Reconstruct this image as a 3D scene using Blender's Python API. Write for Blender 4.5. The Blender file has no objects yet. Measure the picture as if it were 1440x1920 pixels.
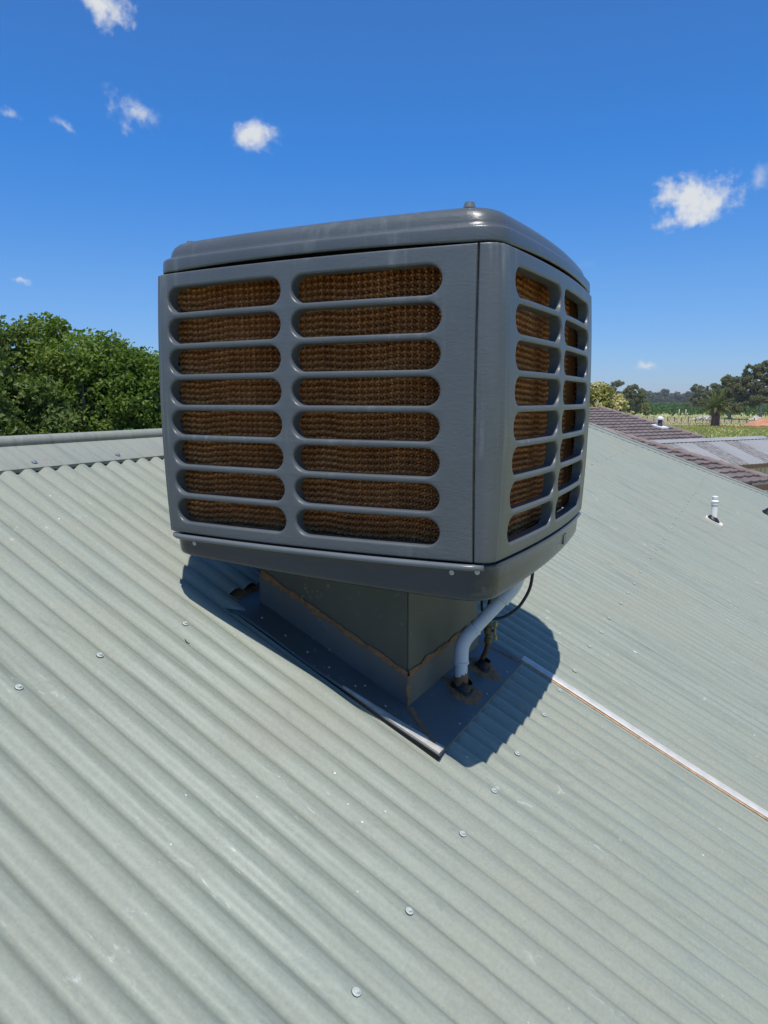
import bpy, bmesh, math, random
import numpy as np
from mathutils import Vector, Matrix

SC = bpy.context.scene
COL = SC.collection
R = math.radians
TAU = 2 * math.pi

# ------------------------------------------------------------------ camera
cam = bpy.data.cameras.new('camera')
camo = bpy.data.objects.new('camera', cam)
COL.objects.link(camo)
cam.sensor_fit = 'HORIZONTAL'
cam.sensor_width = 36.0
cam.lens = 36.0 * 1370.0 / 1440.0
cam.clip_start = 0.02
cam.clip_end = 6000
camo.location = (0, 0, 5.0)
camo.rotation_euler = (R(90 - 8.786), 0, R(26.858))
SC.camera = camo

# ------------------------------------------------------------------ sun + sky
SUN = Vector((0.155, -0.31, 1.0)).normalized()
SUN_EL = math.asin(SUN.z)
SUN_AZ = math.atan2(SUN.x, SUN.y)
sl = bpy.data.lights.new('sun', 'SUN')
sl.energy = 5.0
sl.angle = R(0.53)
sl.color = (1.0, 0.955, 0.88)
so = bpy.data.objects.new('sun', sl)
COL.objects.link(so)
so.rotation_euler = (-SUN).to_track_quat('-Z', 'Y').to_euler()
so.location = (0, 0, 40)

world = bpy.data.worlds.new('World')
SC.world = world
world.use_nodes = True


def bearing(deg, dist, z=0.0):
    """world point at a compass bearing (degrees clockwise of +Y) and distance"""
    return Vector((dist * math.sin(R(deg)), dist * math.cos(R(deg)), z))


def build_sky():
    nt = world.node_tree
    nt.nodes.clear()
    N, L = nt.nodes.new, nt.links.new
    out = N('ShaderNodeOutputWorld')
    bg = N('ShaderNodeBackground')
    bg.inputs['Strength'].default_value = 0.084
    sky = N('ShaderNodeTexSky')
    sky.sky_type = 'NISHITA'
    sky.sun_disc = False
    sky.sun_elevation = SUN_EL
    sky.sun_rotation = SUN_AZ
    sky.altitude = 200
    sky.air_density = 1.0
    sky.dust_density = 0.0
    sky.ozone_density = 5.0
    hsv = N('ShaderNodeHueSaturation')
    hsv.inputs['Saturation'].default_value = 1.15
    hsv.inputs['Value'].default_value = 1.0
    L(sky.outputs[0], hsv.inputs['Color'])
    tc = N('ShaderNodeTexCoord')
    direction = tc.outputs['Generated']

    def math_(op, a, b=None, clamp=False):
        n = N('ShaderNodeMath')
        n.operation = op
        n.use_clamp = clamp
        for i, v in enumerate((a, b)):
            if v is None:
                continue
            if isinstance(v, (int, float)):
                n.inputs[i].default_value = v
            else:
                L(v, n.inputs[i])
        return n.outputs[0]

    def dot_(vec, src=None):
        n = N('ShaderNodeVectorMath')
        n.operation = 'DOT_PRODUCT'
        L(src or direction, n.inputs[0])
        n.inputs[1].default_value = vec
        return n.outputs['Value']

    def noise_(scale, detail, rough, dist):
        n = N('ShaderNodeTexNoise')
        n.inputs['Scale'].default_value = scale
        n.inputs['Detail'].default_value = detail
        n.inputs['Roughness'].default_value = rough
        n.inputs['Distortion'].default_value = dist
        L(direction, n.inputs['Vector'])
        return n.outputs['Fac']
    n_big = noise_(22, 5, 0.6, 0.0)
    n_fine = noise_(75, 5, 0.62, 0.0)
    wn = N('ShaderNodeTexNoise')             # tears the outlines into wisps
    wn.inputs['Scale'].default_value = 11
    wn.inputs['Detail'].default_value = 4
    wn.inputs['Roughness'].default_value = 0.6
    L(direction, wn.inputs['Vector'])
    w1 = N('ShaderNodeVectorMath')
    w1.operation = 'MULTIPLY_ADD'
    L(wn.outputs['Color'], w1.inputs[0])
    w1.inputs[1].default_value = (.075, .075, .075)
    L(direction, w1.inputs[2])
    w2 = N('ShaderNodeVectorMath')
    w2.operation = 'SUBTRACT'
    L(w1.outputs[0], w2.inputs[0])
    w2.inputs[1].default_value = (.0375, .0375, .0375)
    warped = w2.outputs[0]
    wob = math_('ADD', math_('MULTIPLY', math_('SUBTRACT', n_big, 0.5), 1.7),
                math_('MULTIPLY', math_('SUBTRACT', n_fine, 0.5), 1.0))
    # (bearing deg, elevation deg, half width deg, half height deg, tilt deg, opacity)
    clouds = [
        (-4.3, 13.7, 3.9, 1.6, -14, 1.0), (-0.6, 14.6, 1.0, 1.0, 20, 0.45),
        (-36.2, 18.1, 2.0, 1.25, -18, 0.9), (-44.9, 19.2, 1.5, 1.5, 40, 0.75),
        (-46.6, 25.2, 4.0, 1.5, 12, 1.0), (-52.7, 17.9, 1.1, 0.55, -6, 0.65),
        (-48.9, 17.8, 1.1, 0.5, 35, 0.5), (-52.6, 8.0, 0.75, 0.36, 6, 0.65),
        (-7.4, 2.7, 1.2, 0.34, -3, 0.6), (-12.0, 9.5, 1.7, 0.5, -10, 0.18),
        (30, 18, 5.5, 2.2, -8, 1.0), (55, 27, 4.0, 1.6, 10, 0.9), (-95, 20, 4.5, 1.9, 8, 1.0),
        (-128, 30, 4.0, 1.7, -14, 0.9), (95, 15, 6.0, 2.0, 5, 1.0), (150, 24, 5.0, 2.1, -6, 0.95),
        (-165, 16, 4.5, 1.6, 9, 0.9), (-75, 40, 3.2, 1.6, 22, 0.8),
    ]
    total = None
    for az, el, a, b, tilt, op in clouds:
        ca, ce = R(az), R(el)
        c = Vector((math.sin(ca) * math.cos(ce), math.cos(ca) * math.cos(ce), math.sin(ce)))
        right = Vector((math.cos(ca), -math.sin(ca), 0))
        up = right.cross(c)
        t = R(-tilt)
        u = right * math.cos(t) + up * math.sin(t)
        v = -right * math.sin(t) + up * math.cos(t)
        x = math_('MULTIPLY', dot_(tuple(u), warped), 1 / math.sin(R(a)))
        y = math_('MULTIPLY', dot_(tuple(v), warped), 1 / math.sin(R(b)))
        r2 = math_('ADD', math_('MULTIPLY', x, x), math_('MULTIPLY', y, y))
        front = math_('GREATER_THAN', dot_(tuple(c)), 0.2)
        val = math_('ADD', math_('SUBTRACT', 0.80, math_('MULTIPLY', math_('SQRT', r2), 0.85)), wob)
        val = math_('MULTIPLY', math_('MULTIPLY', val, 1.25, True), op)
        val = math_('MULTIPLY', val, front)
        total = val if total is None else math_('MAXIMUM', total, val)
    # soft density ramp
    sq = math_('MULTIPLY', total, total)
    soft = math_('MULTIPLY', sq, math_('SUBTRACT', 3.0, math_('MULTIPLY', total, 2.0)), True)
    soft = math_('MULTIPLY', soft, 0.96)
    mix = N('ShaderNodeMixRGB')
    L(soft, mix.inputs[0])
    tint = N('ShaderNodeMixRGB')
    tint.blend_type = 'MULTIPLY'
    tint.inputs[0].default_value = 1.0
    law = N('ShaderNodeValToRGB')       # clear dry air: whiter low down, deeper blue overhead
    for e, (z_, c_) in zip([law.color_ramp.elements[0], law.color_ramp.elements[1], law.color_ramp.elements.new(.15), law.color_ramp.elements.new(.29)],
                           ((0.02, (.36, .46, .73)), (1.0, (.32, .69, 1.02)), (.15, (.47, .63, .84)), (.30, (.36, .71, 1.01)))):
        e.position = z_
        e.color = c_ + (1,)
    L(dot_((0, 0, 1)), law.inputs[0])
    dbl = N('ShaderNodeVectorMath')
    dbl.operation = 'SCALE'
    dbl.inputs['Scale'].default_value = 2.0
    L(law.outputs[0], dbl.inputs[0])
    L(dbl.outputs[0], tint.inputs[2])
    L(hsv.outputs[0], tint.inputs[1])
    L(tint.outputs[0], mix.inputs[1])
    mix.inputs[2].default_value = (9.6, 9.9, 10.2, 1)
    L(mix.outputs[0], bg.inputs[0])
    L(bg.outputs[0], out.inputs[0])


build_sky()
world.cycles.sampling_method = 'MANUAL'
world.cycles.sample_map_resolution = 256
SC.view_settings.view_transform = 'Standard'
SC.view_settings.look = 'None'
SC.view_settings.exposure = -0.12
SC.view_settings.gamma = 1.0
SC.view_settings.use_curve_mapping = False
SC.render.engine = 'CYCLES'
SC.cycles.max_bounces = 8
SC.cycles.transparent_max_bounces = 8
SC.cycles.use_denoising = True

# ------------------------------------------------------------------ helpers


def tag(o, label=None, cat=None, group=None, kind=None):
    if label:
        o['label'] = label
    if cat:
        o['category'] = cat
    if group:
        o['group'] = group
    if kind:
        o['kind'] = kind
    return o


def empty(name, loc=(0, 0, 0), label=None, cat=None, group=None):
    o = bpy.data.objects.new(name, None)
    o.empty_display_size = 0.1
    COL.objects.link(o)
    o.location = loc
    tag(o, label, cat, group)
    return o


def parent_to(o, p):
    """children keep their world-space vertices: things are Empties that are only translated"""
    if p is not None:
        o.parent = p
        o.matrix_parent_inverse = Matrix.Translation(-Vector(p.location))


def make_mesh(name, verts, faces, smooth=True):
    me = bpy.data.meshes.new(name)
    verts = np.asarray(verts, dtype=np.float32).reshape(-1, 3)
    if isinstance(faces, np.ndarray):
        nf, k = faces.shape
        me.vertices.add(len(verts))
        me.vertices.foreach_set('co', verts.ravel())
        me.loops.add(nf * k)
        me.loops.foreach_set('vertex_index', faces.astype(np.int32).ravel())
        me.polygons.add(nf)
        me.polygons.foreach_set('loop_start', np.arange(0, nf * k, k, dtype=np.int32))
        me.polygons.foreach_set('loop_total', np.full(nf, k, dtype=np.int32))
        me.update(calc_edges=True)
    else:
        me.from_pydata([tuple(map(float, v)) for v in verts], [], [tuple(map(int, f)) for f in faces])
        me.update()
    me.polygons.foreach_set('use_smooth', np.full(len(me.polygons), smooth, dtype=bool))
    return me


def add(name, verts, faces, mat, parent=None, smooth=True, **kw):
    """one mesh object, vertices given in world space"""
    me = make_mesh(name, verts, faces, smooth)
    return link(name, me, mat, parent, **kw)


def link(name, me, mat, parent=None, loc=None, **kw):
    o = bpy.data.objects.new(name, me)
    COL.objects.link(o)
    if mat is not None and not me.materials:
        for m in (mat if isinstance(mat, (list, tuple)) else [mat]):
            me.materials.append(m)
    if loc is not None:
        o.location = loc
    parent_to(o, parent)
    tag(o, **kw)
    return o


class MB:
    """collects shapes into one vertex/face list"""

    def __init__(self):
        self.v, self.f = [], []

    def put(self, vs, fs):
        n = len(self.v)
        self.v += [tuple(p) for p in vs]
        self.f += [tuple(i + n for i in f) for f in fs]
        return self

    def box(self, lo, hi, bev=0.0):
        x0, y0, z0 = lo
        x1, y1, z1 = hi
        if bev <= 0:
            vs = [(x, y, z) for z in (z0, z1) for y in (y0, y1) for x in (x0, x1)]
            return self.put(vs, [(0, 2, 3, 1), (4, 5, 7, 6), (0, 1, 5, 4), (2, 6, 7, 3), (0, 4, 6, 2), (1, 3, 7, 5)])
        bm = bmesh.new()
        bmesh.ops.create_cube(bm, size=1)
        for v in bm.verts:
            v.co = Vector((x0 + (v.co.x + .5) * (x1 - x0), y0 + (v.co.y + .5) * (y1 - y0), z0 + (v.co.z + .5) * (z1 - z0)))
        bmesh.ops.bevel(bm, geom=bm.edges[:], offset=bev, segments=2, affect='EDGES')
        return self.bm(bm)

    def bm(self, bm):
        bm.verts.index_update()
        self.put([v.co[:] for v in bm.verts], [[v.index for v in f.verts] for f in bm.faces])
        bm.free()
        return self

    def tube(self, pts, rad, seg=12, cap=True):
        pts = [Vector(p) for p in pts]
        n = len(pts)
        rads = rad if isinstance(rad, (list, tuple)) else [rad] * n
        rings = []
        ref = None
        for i, p in enumerate(pts):
            t = (pts[min(i + 1, n - 1)] - pts[max(i - 1, 0)]).normalized()
            if ref is None:
                ref = t.orthogonal().normalized()
            a = (ref - t * ref.dot(t)).normalized()
            ref = a
            b = t.cross(a)
            rings.append([p + (a * math.cos(TAU * k / seg) + b * math.sin(TAU * k / seg)) * rads[i] for k in range(seg)])
        vs = [q for r in rings for q in r]
        fs = []
        for i in range(n - 1):
            for k in range(seg):
                k2 = (k + 1) % seg
                fs.append((i * seg + k, i * seg + k2, (i + 1) * seg + k2, (i + 1) * seg + k))
        if cap:
            fs.append(tuple(reversed(range(seg))))
            fs.append(tuple(range((n - 1) * seg, n * seg)))
        return self.put(vs, fs)

    def lathe(self, prof, seg=16, origin=(0, 0, 0), axis=None):
        """prof: (radius, height) list"""
        ax = Vector(axis or (0, 0, 1)).normalized()
        a = ax.orthogonal().normalized()
        b = ax.cross(a)
        o = Vector(origin)
        vs, fs = [], []
        for r, h in prof:
            for k in range(seg):
                vs.append(o + ax * h + (a * math.cos(TAU * k / seg) + b * math.sin(TAU * k / seg)) * r)
        for i in range(len(prof) - 1):
            for k in range(seg):
                k2 = (k + 1) % seg
                fs.append((i * seg + k, i * seg + k2, (i + 1) * seg + k2, (i + 1) * seg + k))
        fs.append(tuple(reversed(range(seg))))
        fs.append(tuple(range((len(prof) - 1) * seg, len(prof) * seg)))
        return self.put(vs, fs)

    def quad(self, a, b, c, d):
        return self.put([a, b, c, d], [(0, 1, 2, 3)])

    def mesh(self, name, smooth=False):
        return make_mesh(name, self.v, self.f, smooth)

    def build(self, name, mat, parent=None, smooth=False, auto=None, **kw):
        o = add(name, self.v, self.f, mat, parent, smooth, **kw)
        if auto is not None:
            o.data.set_sharp_from_angle(angle=R(auto))
        return o


def copy_tree(o, parent=None):
    c = o.copy()
    COL.objects.link(c)
    if parent is not None:
        c.parent = parent
        c.matrix_parent_inverse = o.matrix_parent_inverse
    for ch in list(o.children):
        copy_tree(ch, c)
    return c


def value_noise(seed, shape):
    return np.random.default_rng(seed).normal(size=shape)


# ------------------------------------------------------------------ materials
def nodes(mat):
    mat.use_nodes = True
    nt = mat.node_tree
    return nt, nt.nodes.new, nt.links.new, nt.nodes['Principled BSDF']


def ramp(nt, fac, stops):
    r = nt.nodes.new('ShaderNodeValToRGB')
    els = r.color_ramp.elements
    while len(els) < len(stops):
        els.new(0.5)
    for e, (p, c) in zip(els, stops):
        e.position = p
        e.color = (c, c, c, 1) if isinstance(c, (int, float)) else tuple(c) + (1,)
    nt.links.new(fac, r.inputs[0])
    return r.outputs[0]


def noise(nt, scale, detail=5, rough=0.55, vec=None, dist=0.0):
    n = nt.nodes.new('ShaderNodeTexNoise')
    n.inputs['Scale'].default_value = scale
    n.inputs['Detail'].default_value = detail
    n.inputs['Roughness'].default_value = rough
    n.inputs['Distortion'].default_value = dist
    if vec is not None:
        nt.links.new(vec, n.inputs['Vector'])
    return n.outputs['Fac']


def coords(nt, kind='Object', scale=(1, 1, 1), rot=(0, 0, 0), loc=(0, 0, 0)):
    t = nt.nodes.new('ShaderNodeTexCoord')
    m = nt.nodes.new('ShaderNodeMapping')
    m.inputs['Scale'].default_value = scale
    m.inputs['Rotation'].default_value = rot
    m.inputs['Location'].default_value = loc
    nt.links.new(t.outputs[kind], m.inputs[0])
    return m.outputs[0]


def mixc(nt, fac, a, b, mode='MIX'):
    m = nt.nodes.new('ShaderNodeMixRGB')
    m.blend_type = mode
    for i, v in ((0, fac), (1, a), (2, b)):
        if isinstance(v, (int, float)):
            m.inputs[i].default_value = v
        elif isinstance(v, (tuple, list)):
            m.inputs[i].default_value = tuple(v) + (1,) if len(v) == 3 else v
        else:
            nt.links.new(v, m.inputs[i])
    return m.outputs[0]


def bump(nt, height, strength, dist, prev=None):
    b = nt.nodes.new('ShaderNodeBump')
    b.inputs['Strength'].default_value = strength
    b.inputs['Distance'].default_value = dist
    nt.links.new(height, b.inputs['Height'])
    if prev is not None:
        nt.links.new(prev, b.inputs['Normal'])
    return b.outputs[0]


def simple(name, col, rough=0.6, metal=0.0, var=0.12, scale=9.0, bmp=0.0, spec=None, coord='Object'):
    m = bpy.data.materials.new(name)
    nt, N, L, p = nodes(m)
    v = coords(nt, coord)
    f = noise(nt, scale, 6, 0.6, v)
    lo = tuple(c * (1 - var) for c in col)
    hi = tuple(min(1, c * (1 + var)) for c in col)
    L(ramp(nt, f, [(0.3, lo), (0.7, hi)]), p.inputs['Base Color'])
    p.inputs['Roughness'].default_value = rough
    p.inputs['Metallic'].default_value = metal
    if spec is not None:
        p.inputs['Specular IOR Level'].default_value = spec
    if bmp:
        L(bump(nt, noise(nt, scale * 6, 4, 0.6, v), bmp, 0.01), p.inputs['Normal'])
    return m


def roof_paint(name, base, fresh=1.0):
    """weathered painted steel: streaks run down the slope (object X), scuffs, chalk flecks"""
    m = bpy.data.materials.new(name)
    nt, N, L, p = nodes(m)
    v = coords(nt)
    streak = noise(nt, 1.0, 7, 0.62, coords(nt, scale=(1.6, 42, 1.6)))
    patch = noise(nt, 2.2, 7, 0.62, v, 0.4)
    fine = noise(nt, 130, 3, 0.6, v)
    c = ramp(nt, streak, [(0.28, tuple(x * 0.74 for x in base)), (0.5, base), (0.78, tuple(x * 1.08 for x in base))])
    warm = (base[0] * 1.06, base[1] * 0.985, base[2] * 0.95)
    c = mixc(nt, ramp(nt, patch, [(0.42, 0.0), (0.68, 0.8)]), c, warm)
    c = mixc(nt, ramp(nt, noise(nt, 5.5, 8, 0.7, coords(nt, scale=(0.7, 2.2, 1), loc=(3, 1, 0)), 1.2), [(0.56, 0.0), (0.74, 0.55)]), c,
             (base[0] * .62, base[1] * .68, base[2] * .68))
    # pale scuffs and chalk, long down the sheet
    sc = noise(nt, 1.0, 9, 0.72, coords(nt, scale=(9, 34, 9), loc=(7, 2, 1)), 1.6)
    scm = noise(nt, 2.0, 4, 0.6, coords(nt, loc=(11, 4, 0)))
    f1 = N('ShaderNodeMath')
    f1.operation = 'MULTIPLY'
    L(ramp(nt, sc, [(0.605, 0.0), (0.70, 0.75)]), f1.inputs[0])
    L(ramp(nt, scm, [(0.5, 0.0), (0.62, 1.0)]), f1.inputs[1])
    c = mixc(nt, f1.outputs[0], c, (0.60, 0.66, 0.61))
    # small white flecks
    vo = N('ShaderNodeTexVoronoi')
    vo.inputs['Scale'].default_value = 15
    vo.inputs['Randomness'].default_value = 1
    L(coords(nt, scale=(0.8, 1.6, 1)), vo.inputs['Vector'])
    fl = ramp(nt, vo.outputs['Distance'], [(0.022, 1.0), (0.05, 0.0)])
    gate = ramp(nt, noise(nt, 3.1, 3, 0.5, coords(nt, loc=(5, 9, 2))), [(0.5, 0.0), (0.56, 1.0)])
    c = mixc(nt, mixc(nt, 1.0, fl, gate, 'MULTIPLY'), c, (0.72, 0.74, 0.70))
    c = mixc(nt, 0.10, c, ramp(nt, fine, [(0.3, 0.1), (0.7, 0.8)]), 'OVERLAY')
    L(c, p.inputs['Base Color'])
    L(ramp(nt, patch, [(0.3, 0.42), (0.7, 0.60)]), p.inputs['Roughness'])
    p.inputs['Specular IOR Level'].default_value = 0.22
    dents = noise(nt, 1.0, 4, 0.5, coords(nt, scale=(6.0, 9.0, 6.0)), 0.8)
    b1 = bump(nt, dents, 0.35, 0.012)
    L(bump(nt, fine, 0.06, 0.002, b1), p.inputs['Normal'])
    return m


M = {}
M['roof'] = roof_paint('pale_green_roof_paint', (0.262, 0.290, 0.240))
M['cap'] = roof_paint('pale_green_cap_paint', (0.270, 0.292, 0.252))


def cooler_plastic(name, col, rough, grime=True):
    m = bpy.data.materials.new(name)
    nt, N, L, p = nodes(m)
    v = coords(nt)
    f = noise(nt, 3.0, 6, 0.6, v)
    c = ramp(nt, f, [(0.3, tuple(x * .9 for x in col)), (0.7, tuple(x * 1.1 for x in col))])
    if grime:
        streak = noise(nt, 1.0, 6, 0.65, coords(nt, scale=(38, 38, 2.0)))
        g = noise(nt, 2.4, 4, 0.6, coords(nt, loc=(4, 4, 1)))
        mm = mixc(nt, 1.0, ramp(nt, streak, [(0.50, 0.0), (0.70, 0.60)]), ramp(nt, g, [(0.48, 0.0), (0.62, 1.0)]), 'MULTIPLY')
        c = mixc(nt, mm, c, (0.30, 0.32, 0.31))
    L(c, p.inputs['Base Color'])
    L(ramp(nt, f, [(0.3, rough * .85), (0.7, rough * 1.2)]), p.inputs['Roughness'])
    w = noise(nt, 1.0, 5, 0.6, coords(nt, scale=(26, 26, 70)), 1.4)
    b1 = bump(nt, w, 0.26, 0.004)
    L(bump(nt, noise(nt, 300, 2, 0.5, v), 0.05, 0.001, b1), p.inputs['Normal'])
    return m


M['plastic'] = cooler_plastic('slate_grey_moulded_plastic', (0.094, 0.105, 0.109), 0.36)
M['lid'] = cooler_plastic('slate_grey_lid_plastic', (0.088, 0.099, 0.103), 0.31)
M['tray'] = cooler_plastic('charcoal_tray_plastic', (0.044, 0.049, 0.055), 0.2, False)
M['rail'] = simple('grey_painted_rail', (0.125, 0.14, 0.148), 0.32)
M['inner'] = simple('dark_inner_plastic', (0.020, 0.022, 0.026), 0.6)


def pad_material():
    m = bpy.data.materials.new('brown_cellulose_pad')
    nt, N, L, p = nodes(m)
    v = coords(nt)
    f = noise(nt, 14, 6, 0.65, v)
    c = ramp(nt, f, [(0.25, (0.48, 0.20, 0.07)), (0.55, (0.72, 0.34, 0.125)), (0.8, (0.80, 0.47, 0.20))])
    L(c, p.inputs['Base Color'])
    p.inputs['Roughness'].default_value = 0.75
    p.inputs['Specular IOR Level'].default_value = 0.3
    return m


M['pad'] = pad_material()
M['zinc'] = simple('pale_zinc_strip', (0.54, 0.52, 0.47), 0.42, 0.1, 0.12, 30)
M['steel'] = simple('zinc_plated_screw', (0.55, 0.57, 0.56), 0.28, 0.75, 0.1, 60)
M['washer'] = simple('grey_rubber_washer', (0.03, 0.03, 0.03), 0.6)
M['screwpaint'] = simple('painted_screw_head', (0.46, 0.50, 0.45), 0.35, 0.1, 0.15, 90)
M['black'] = simple('black_rubber', (0.012, 0.012, 0.014), 0.5, 0, 0.2, 25)
M['cable'] = simple('black_cable_sheath', (0.02, 0.021, 0.023), 0.42)
M['pvc'] = simple('pale_grey_pvc', (0.56, 0.60, 0.64), 0.33, 0, 0.05, 12)
M['whitepvc'] = simple('white_pvc', (0.84, 0.82, 0.76), 0.38, 0, 0.04, 12)
M['cream'] = simple('cream_flashing_plate', (0.72, 0.68, 0.56), 0.5, 0, 0.06, 20)
M['brass'] = simple('tarnished_brass', (0.17, 0.125, 0.06), 0.55, 0.5, 0.35, 60, 0.2)
M['brassy'] = simple('yellow_brass_handle', (0.36, 0.28, 0.10), 0.55, 0.2, 0.25, 60)
M['bronze'] = simple('grimy_copper_pipe', (0.10, 0.055, 0.03), 0.6, 0.4, 0.35, 50, 0.2)
M['pink'] = simple('faded_pink_wire', (0.50, 0.24, 0.20), 0.5)


def duct_metal(name, col):
    m = bpy.data.materials.new(name)
    nt, N, L, p = nodes(m)
    f = noise(nt, 2.6, 7, 0.65, coords(nt, scale=(1, 1, 0.35)))
    c = ramp(nt, f, [(0.3, tuple(x * .78 for x in col)), (0.7, tuple(x * 1.15 for x in col))])
    sp = noise(nt, 42, 6, 0.75, coords(nt))
    gate = noise(nt, 4, 3, 0.5, coords(nt, loc=(2, 7, 1)))
    c = mixc(nt, mixc(nt, 1.0, ramp(nt, sp, [(0.60, 0.0), (0.68, 1.0)]), ramp(nt, gate, [(0.5, 0.0), (0.62, 0.8)]), 'MULTIPLY'),
             c, (0.34, 0.31, 0.25))
    L(c, p.inputs['Base Color'])
    p.inputs['Roughness'].default_value = 0.5
    L(bump(nt, noise(nt, 3, 3, 0.5, coords(nt)), 0.2, 0.01), p.inputs['Normal'])
    return m


M['duct'] = duct_metal('olive_grey_duct_steel', (0.060, 0.068, 0.054))
M['flash'] = duct_metal('blue_grey_flashing_steel', (0.085, 0.095, 0.095))


def sealant_mat():
    m = bpy.data.materials.new('brown_dried_sealant')
    nt, N, L, p = nodes(m)
    f = noise(nt, 60, 7, 0.7, coords(nt))
    L(ramp(nt, f, [(0.25, (0.085, 0.046, 0.022)), (0.5, (0.205, 0.108, 0.046)), (0.8, (0.31, 0.18, 0.085))]), p.inputs['Base Color'])
    p.inputs['Roughness'].default_value = 0.8
    L(bump(nt, f, 0.6, 0.004), p.inputs['Normal'])
    return m


M['sealant'] = sealant_mat()
M['rust'] = simple('rusty_sheet_edge', (0.42, 0.26, 0.14), 0.75, 0, 0.3, 60)


def leaf_mat(name, lo, mid, hi, rough=0.5, trans=0.25, scale=0.9):
    m = bpy.data.materials.new(name)
    nt, N, L, p = nodes(m)
    v = coords(nt)
    f = noise(nt, scale, 4, 0.6, v)
    g = noise(nt, 17, 2, 0.5, v)
    mx = mixc(nt, 0.55, f, g)
    c = ramp(nt, mx, [(0.36, lo), (0.5, mid), (0.64, hi)])
    L(c, p.inputs['Base Color'])
    p.inputs['Roughness'].default_value = rough
    p.inputs['Specular IOR Level'].default_value = 0.25
    if trans:
        out = nt.nodes['Material Output']
        tr = N('ShaderNodeBsdfTranslucent')
        L(mixc(nt, 1.0, c, (1.0, 1.25, 0.45), 'MULTIPLY'), tr.inputs[0])
        ms = N('ShaderNodeMixShader')
        ms.inputs[0].default_value = trans
        L(p.outputs[0], ms.inputs[1])
        L(tr.outputs[0], ms.inputs[2])
        L(ms.outputs[0], out.inputs[0])
    return m


M['leaf'] = leaf_mat('broad_green_leaf', (0.080, 0.135, 0.022), (0.145, 0.210, 0.036), (0.235, 0.275, 0.060), 0.5, 0.40)
M['leaf2'] = leaf_mat('deep_green_leaf', (0.082, 0.122, 0.030), (0.135, 0.185, 0.048), (0.205, 0.245, 0.075), 0.5, 0.38)
M['gum'] = leaf_mat('grey_green_gum_leaf', (0.165, 0.172, 0.092), (0.225, 0.224, 0.122), (0.28, 0.265, 0.145), 0.6, 0.45, 0.25)
M['gumfar'] = leaf_mat('dull_far_gum_leaf', (0.12, 0.14, 0.08), (0.165, 0.18, 0.105), (0.205, 0.21, 0.125), 0.7, 0.4, 0.1)
M['bloom'] = leaf_mat('pale_yellow_blossom', (0.48, 0.42, 0.16), (0.64, 0.57, 0.30), (0.74, 0.66, 0.42), 0.7, 0.2, 1.4)
M['bloomleaf'] = leaf_mat('yellow_green_leaf', (0.17, 0.17, 0.035), (0.27, 0.26, 0.06), (0.36, 0.32, 0.10), 0.6, 0.25, 1.2)
M['palmleaf'] = leaf_mat('palm_frond_green', (0.065, 0.085, 0.022), (0.12, 0.15, 0.035), (0.20, 0.22, 0.07), 0.5, 0.2, 0.5)
M['vine'] = leaf_mat('vine_leaf', (0.030, 0.070, 0.014), (0.055, 0.115, 0.024), (0.10, 0.155, 0.034), 0.6, 0.25, 0.06)
M['bark'] = simple('grey_brown_bark', (0.13, 0.10, 0.075), 0.85, 0, 0.3, 5, 0.5)
M['gumbark'] = simple('pale_gum_bark', (0.30, 0.26, 0.22), 0.8, 0, 0.35, 2, 0.3)
M['palmbark'] = simple('palm_trunk_fibre', (0.10, 0.07, 0.05), 0.9, 0, 0.4, 3, 0.8)
M['post'] = simple('weathered_post', (0.12, 0.095, 0.075), 0.85, 0, 0.3, 4)
M['wire'] = simple('fence_wire', (0.3, 0.3, 0.3), 0.5, 0.6)
M['earth'] = simple('red_brown_earth', (0.46, 0.21, 0.11), 0.9, 0, 0.25, 0.7, 0.4)
M['pale_earth'] = simple('pale_dry_earth', (0.50, 0.40, 0.29), 0.9, 0, 0.15, 0.05)
M['rubble'] = simple('pale_rubble', (0.50, 0.46, 0.43), 0.85, 0, 0.5, 0.8)
M['timber'] = simple('pale_timber', (0.52, 0.42, 0.30), 0.8, 0, 0.2, 2)
M['brick'] = simple('red_brick_wall', (0.30, 0.13, 0.085), 0.85, 0, 0.25, 9)
M['render'] = simple('cream_house_wall', (0.52, 0.47, 0.38), 0.85, 0, 0.08, 4)
M['gutter'] = simple('brown_painted_gutter', (0.11, 0.06, 0.045), 0.5)
M['tile'] = simple('weathered_brown_roof_tile', (0.155, 0.122, 0.110), 0.8, 0, 0.32, 2.2, 0.2)
M['tilecap'] = simple('pinkish_ridge_cap_tile', (0.205, 0.155, 0.135), 0.8, 0, 0.28, 2.5)
M['shedroof'] = simple('grey_galvanised_shed_roof', (0.30, 0.30, 0.29), 0.55, 0.0, 0.10, 1.2)
M['shedpatch'] = simple('dull_galvanised_sheet', (0.215, 0.205, 0.195), 0.6, 0.0, 0.35, 6)
M['shedwall'] = simple('beige_ribbed_wall', (0.50, 0.46, 0.38), 0.55, 0, 0.06, 3)
M['white'] = simple('white_paint', (0.78, 0.79, 0.78), 0.45, 0, 0.04, 6)
M['leafdry'] = simple('dry_pale_leaf', (0.62, 0.62, 0.52), 0.7)
M['twig'] = simple('dark_twig', (0.03, 0.025, 0.02), 0.8)


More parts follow.
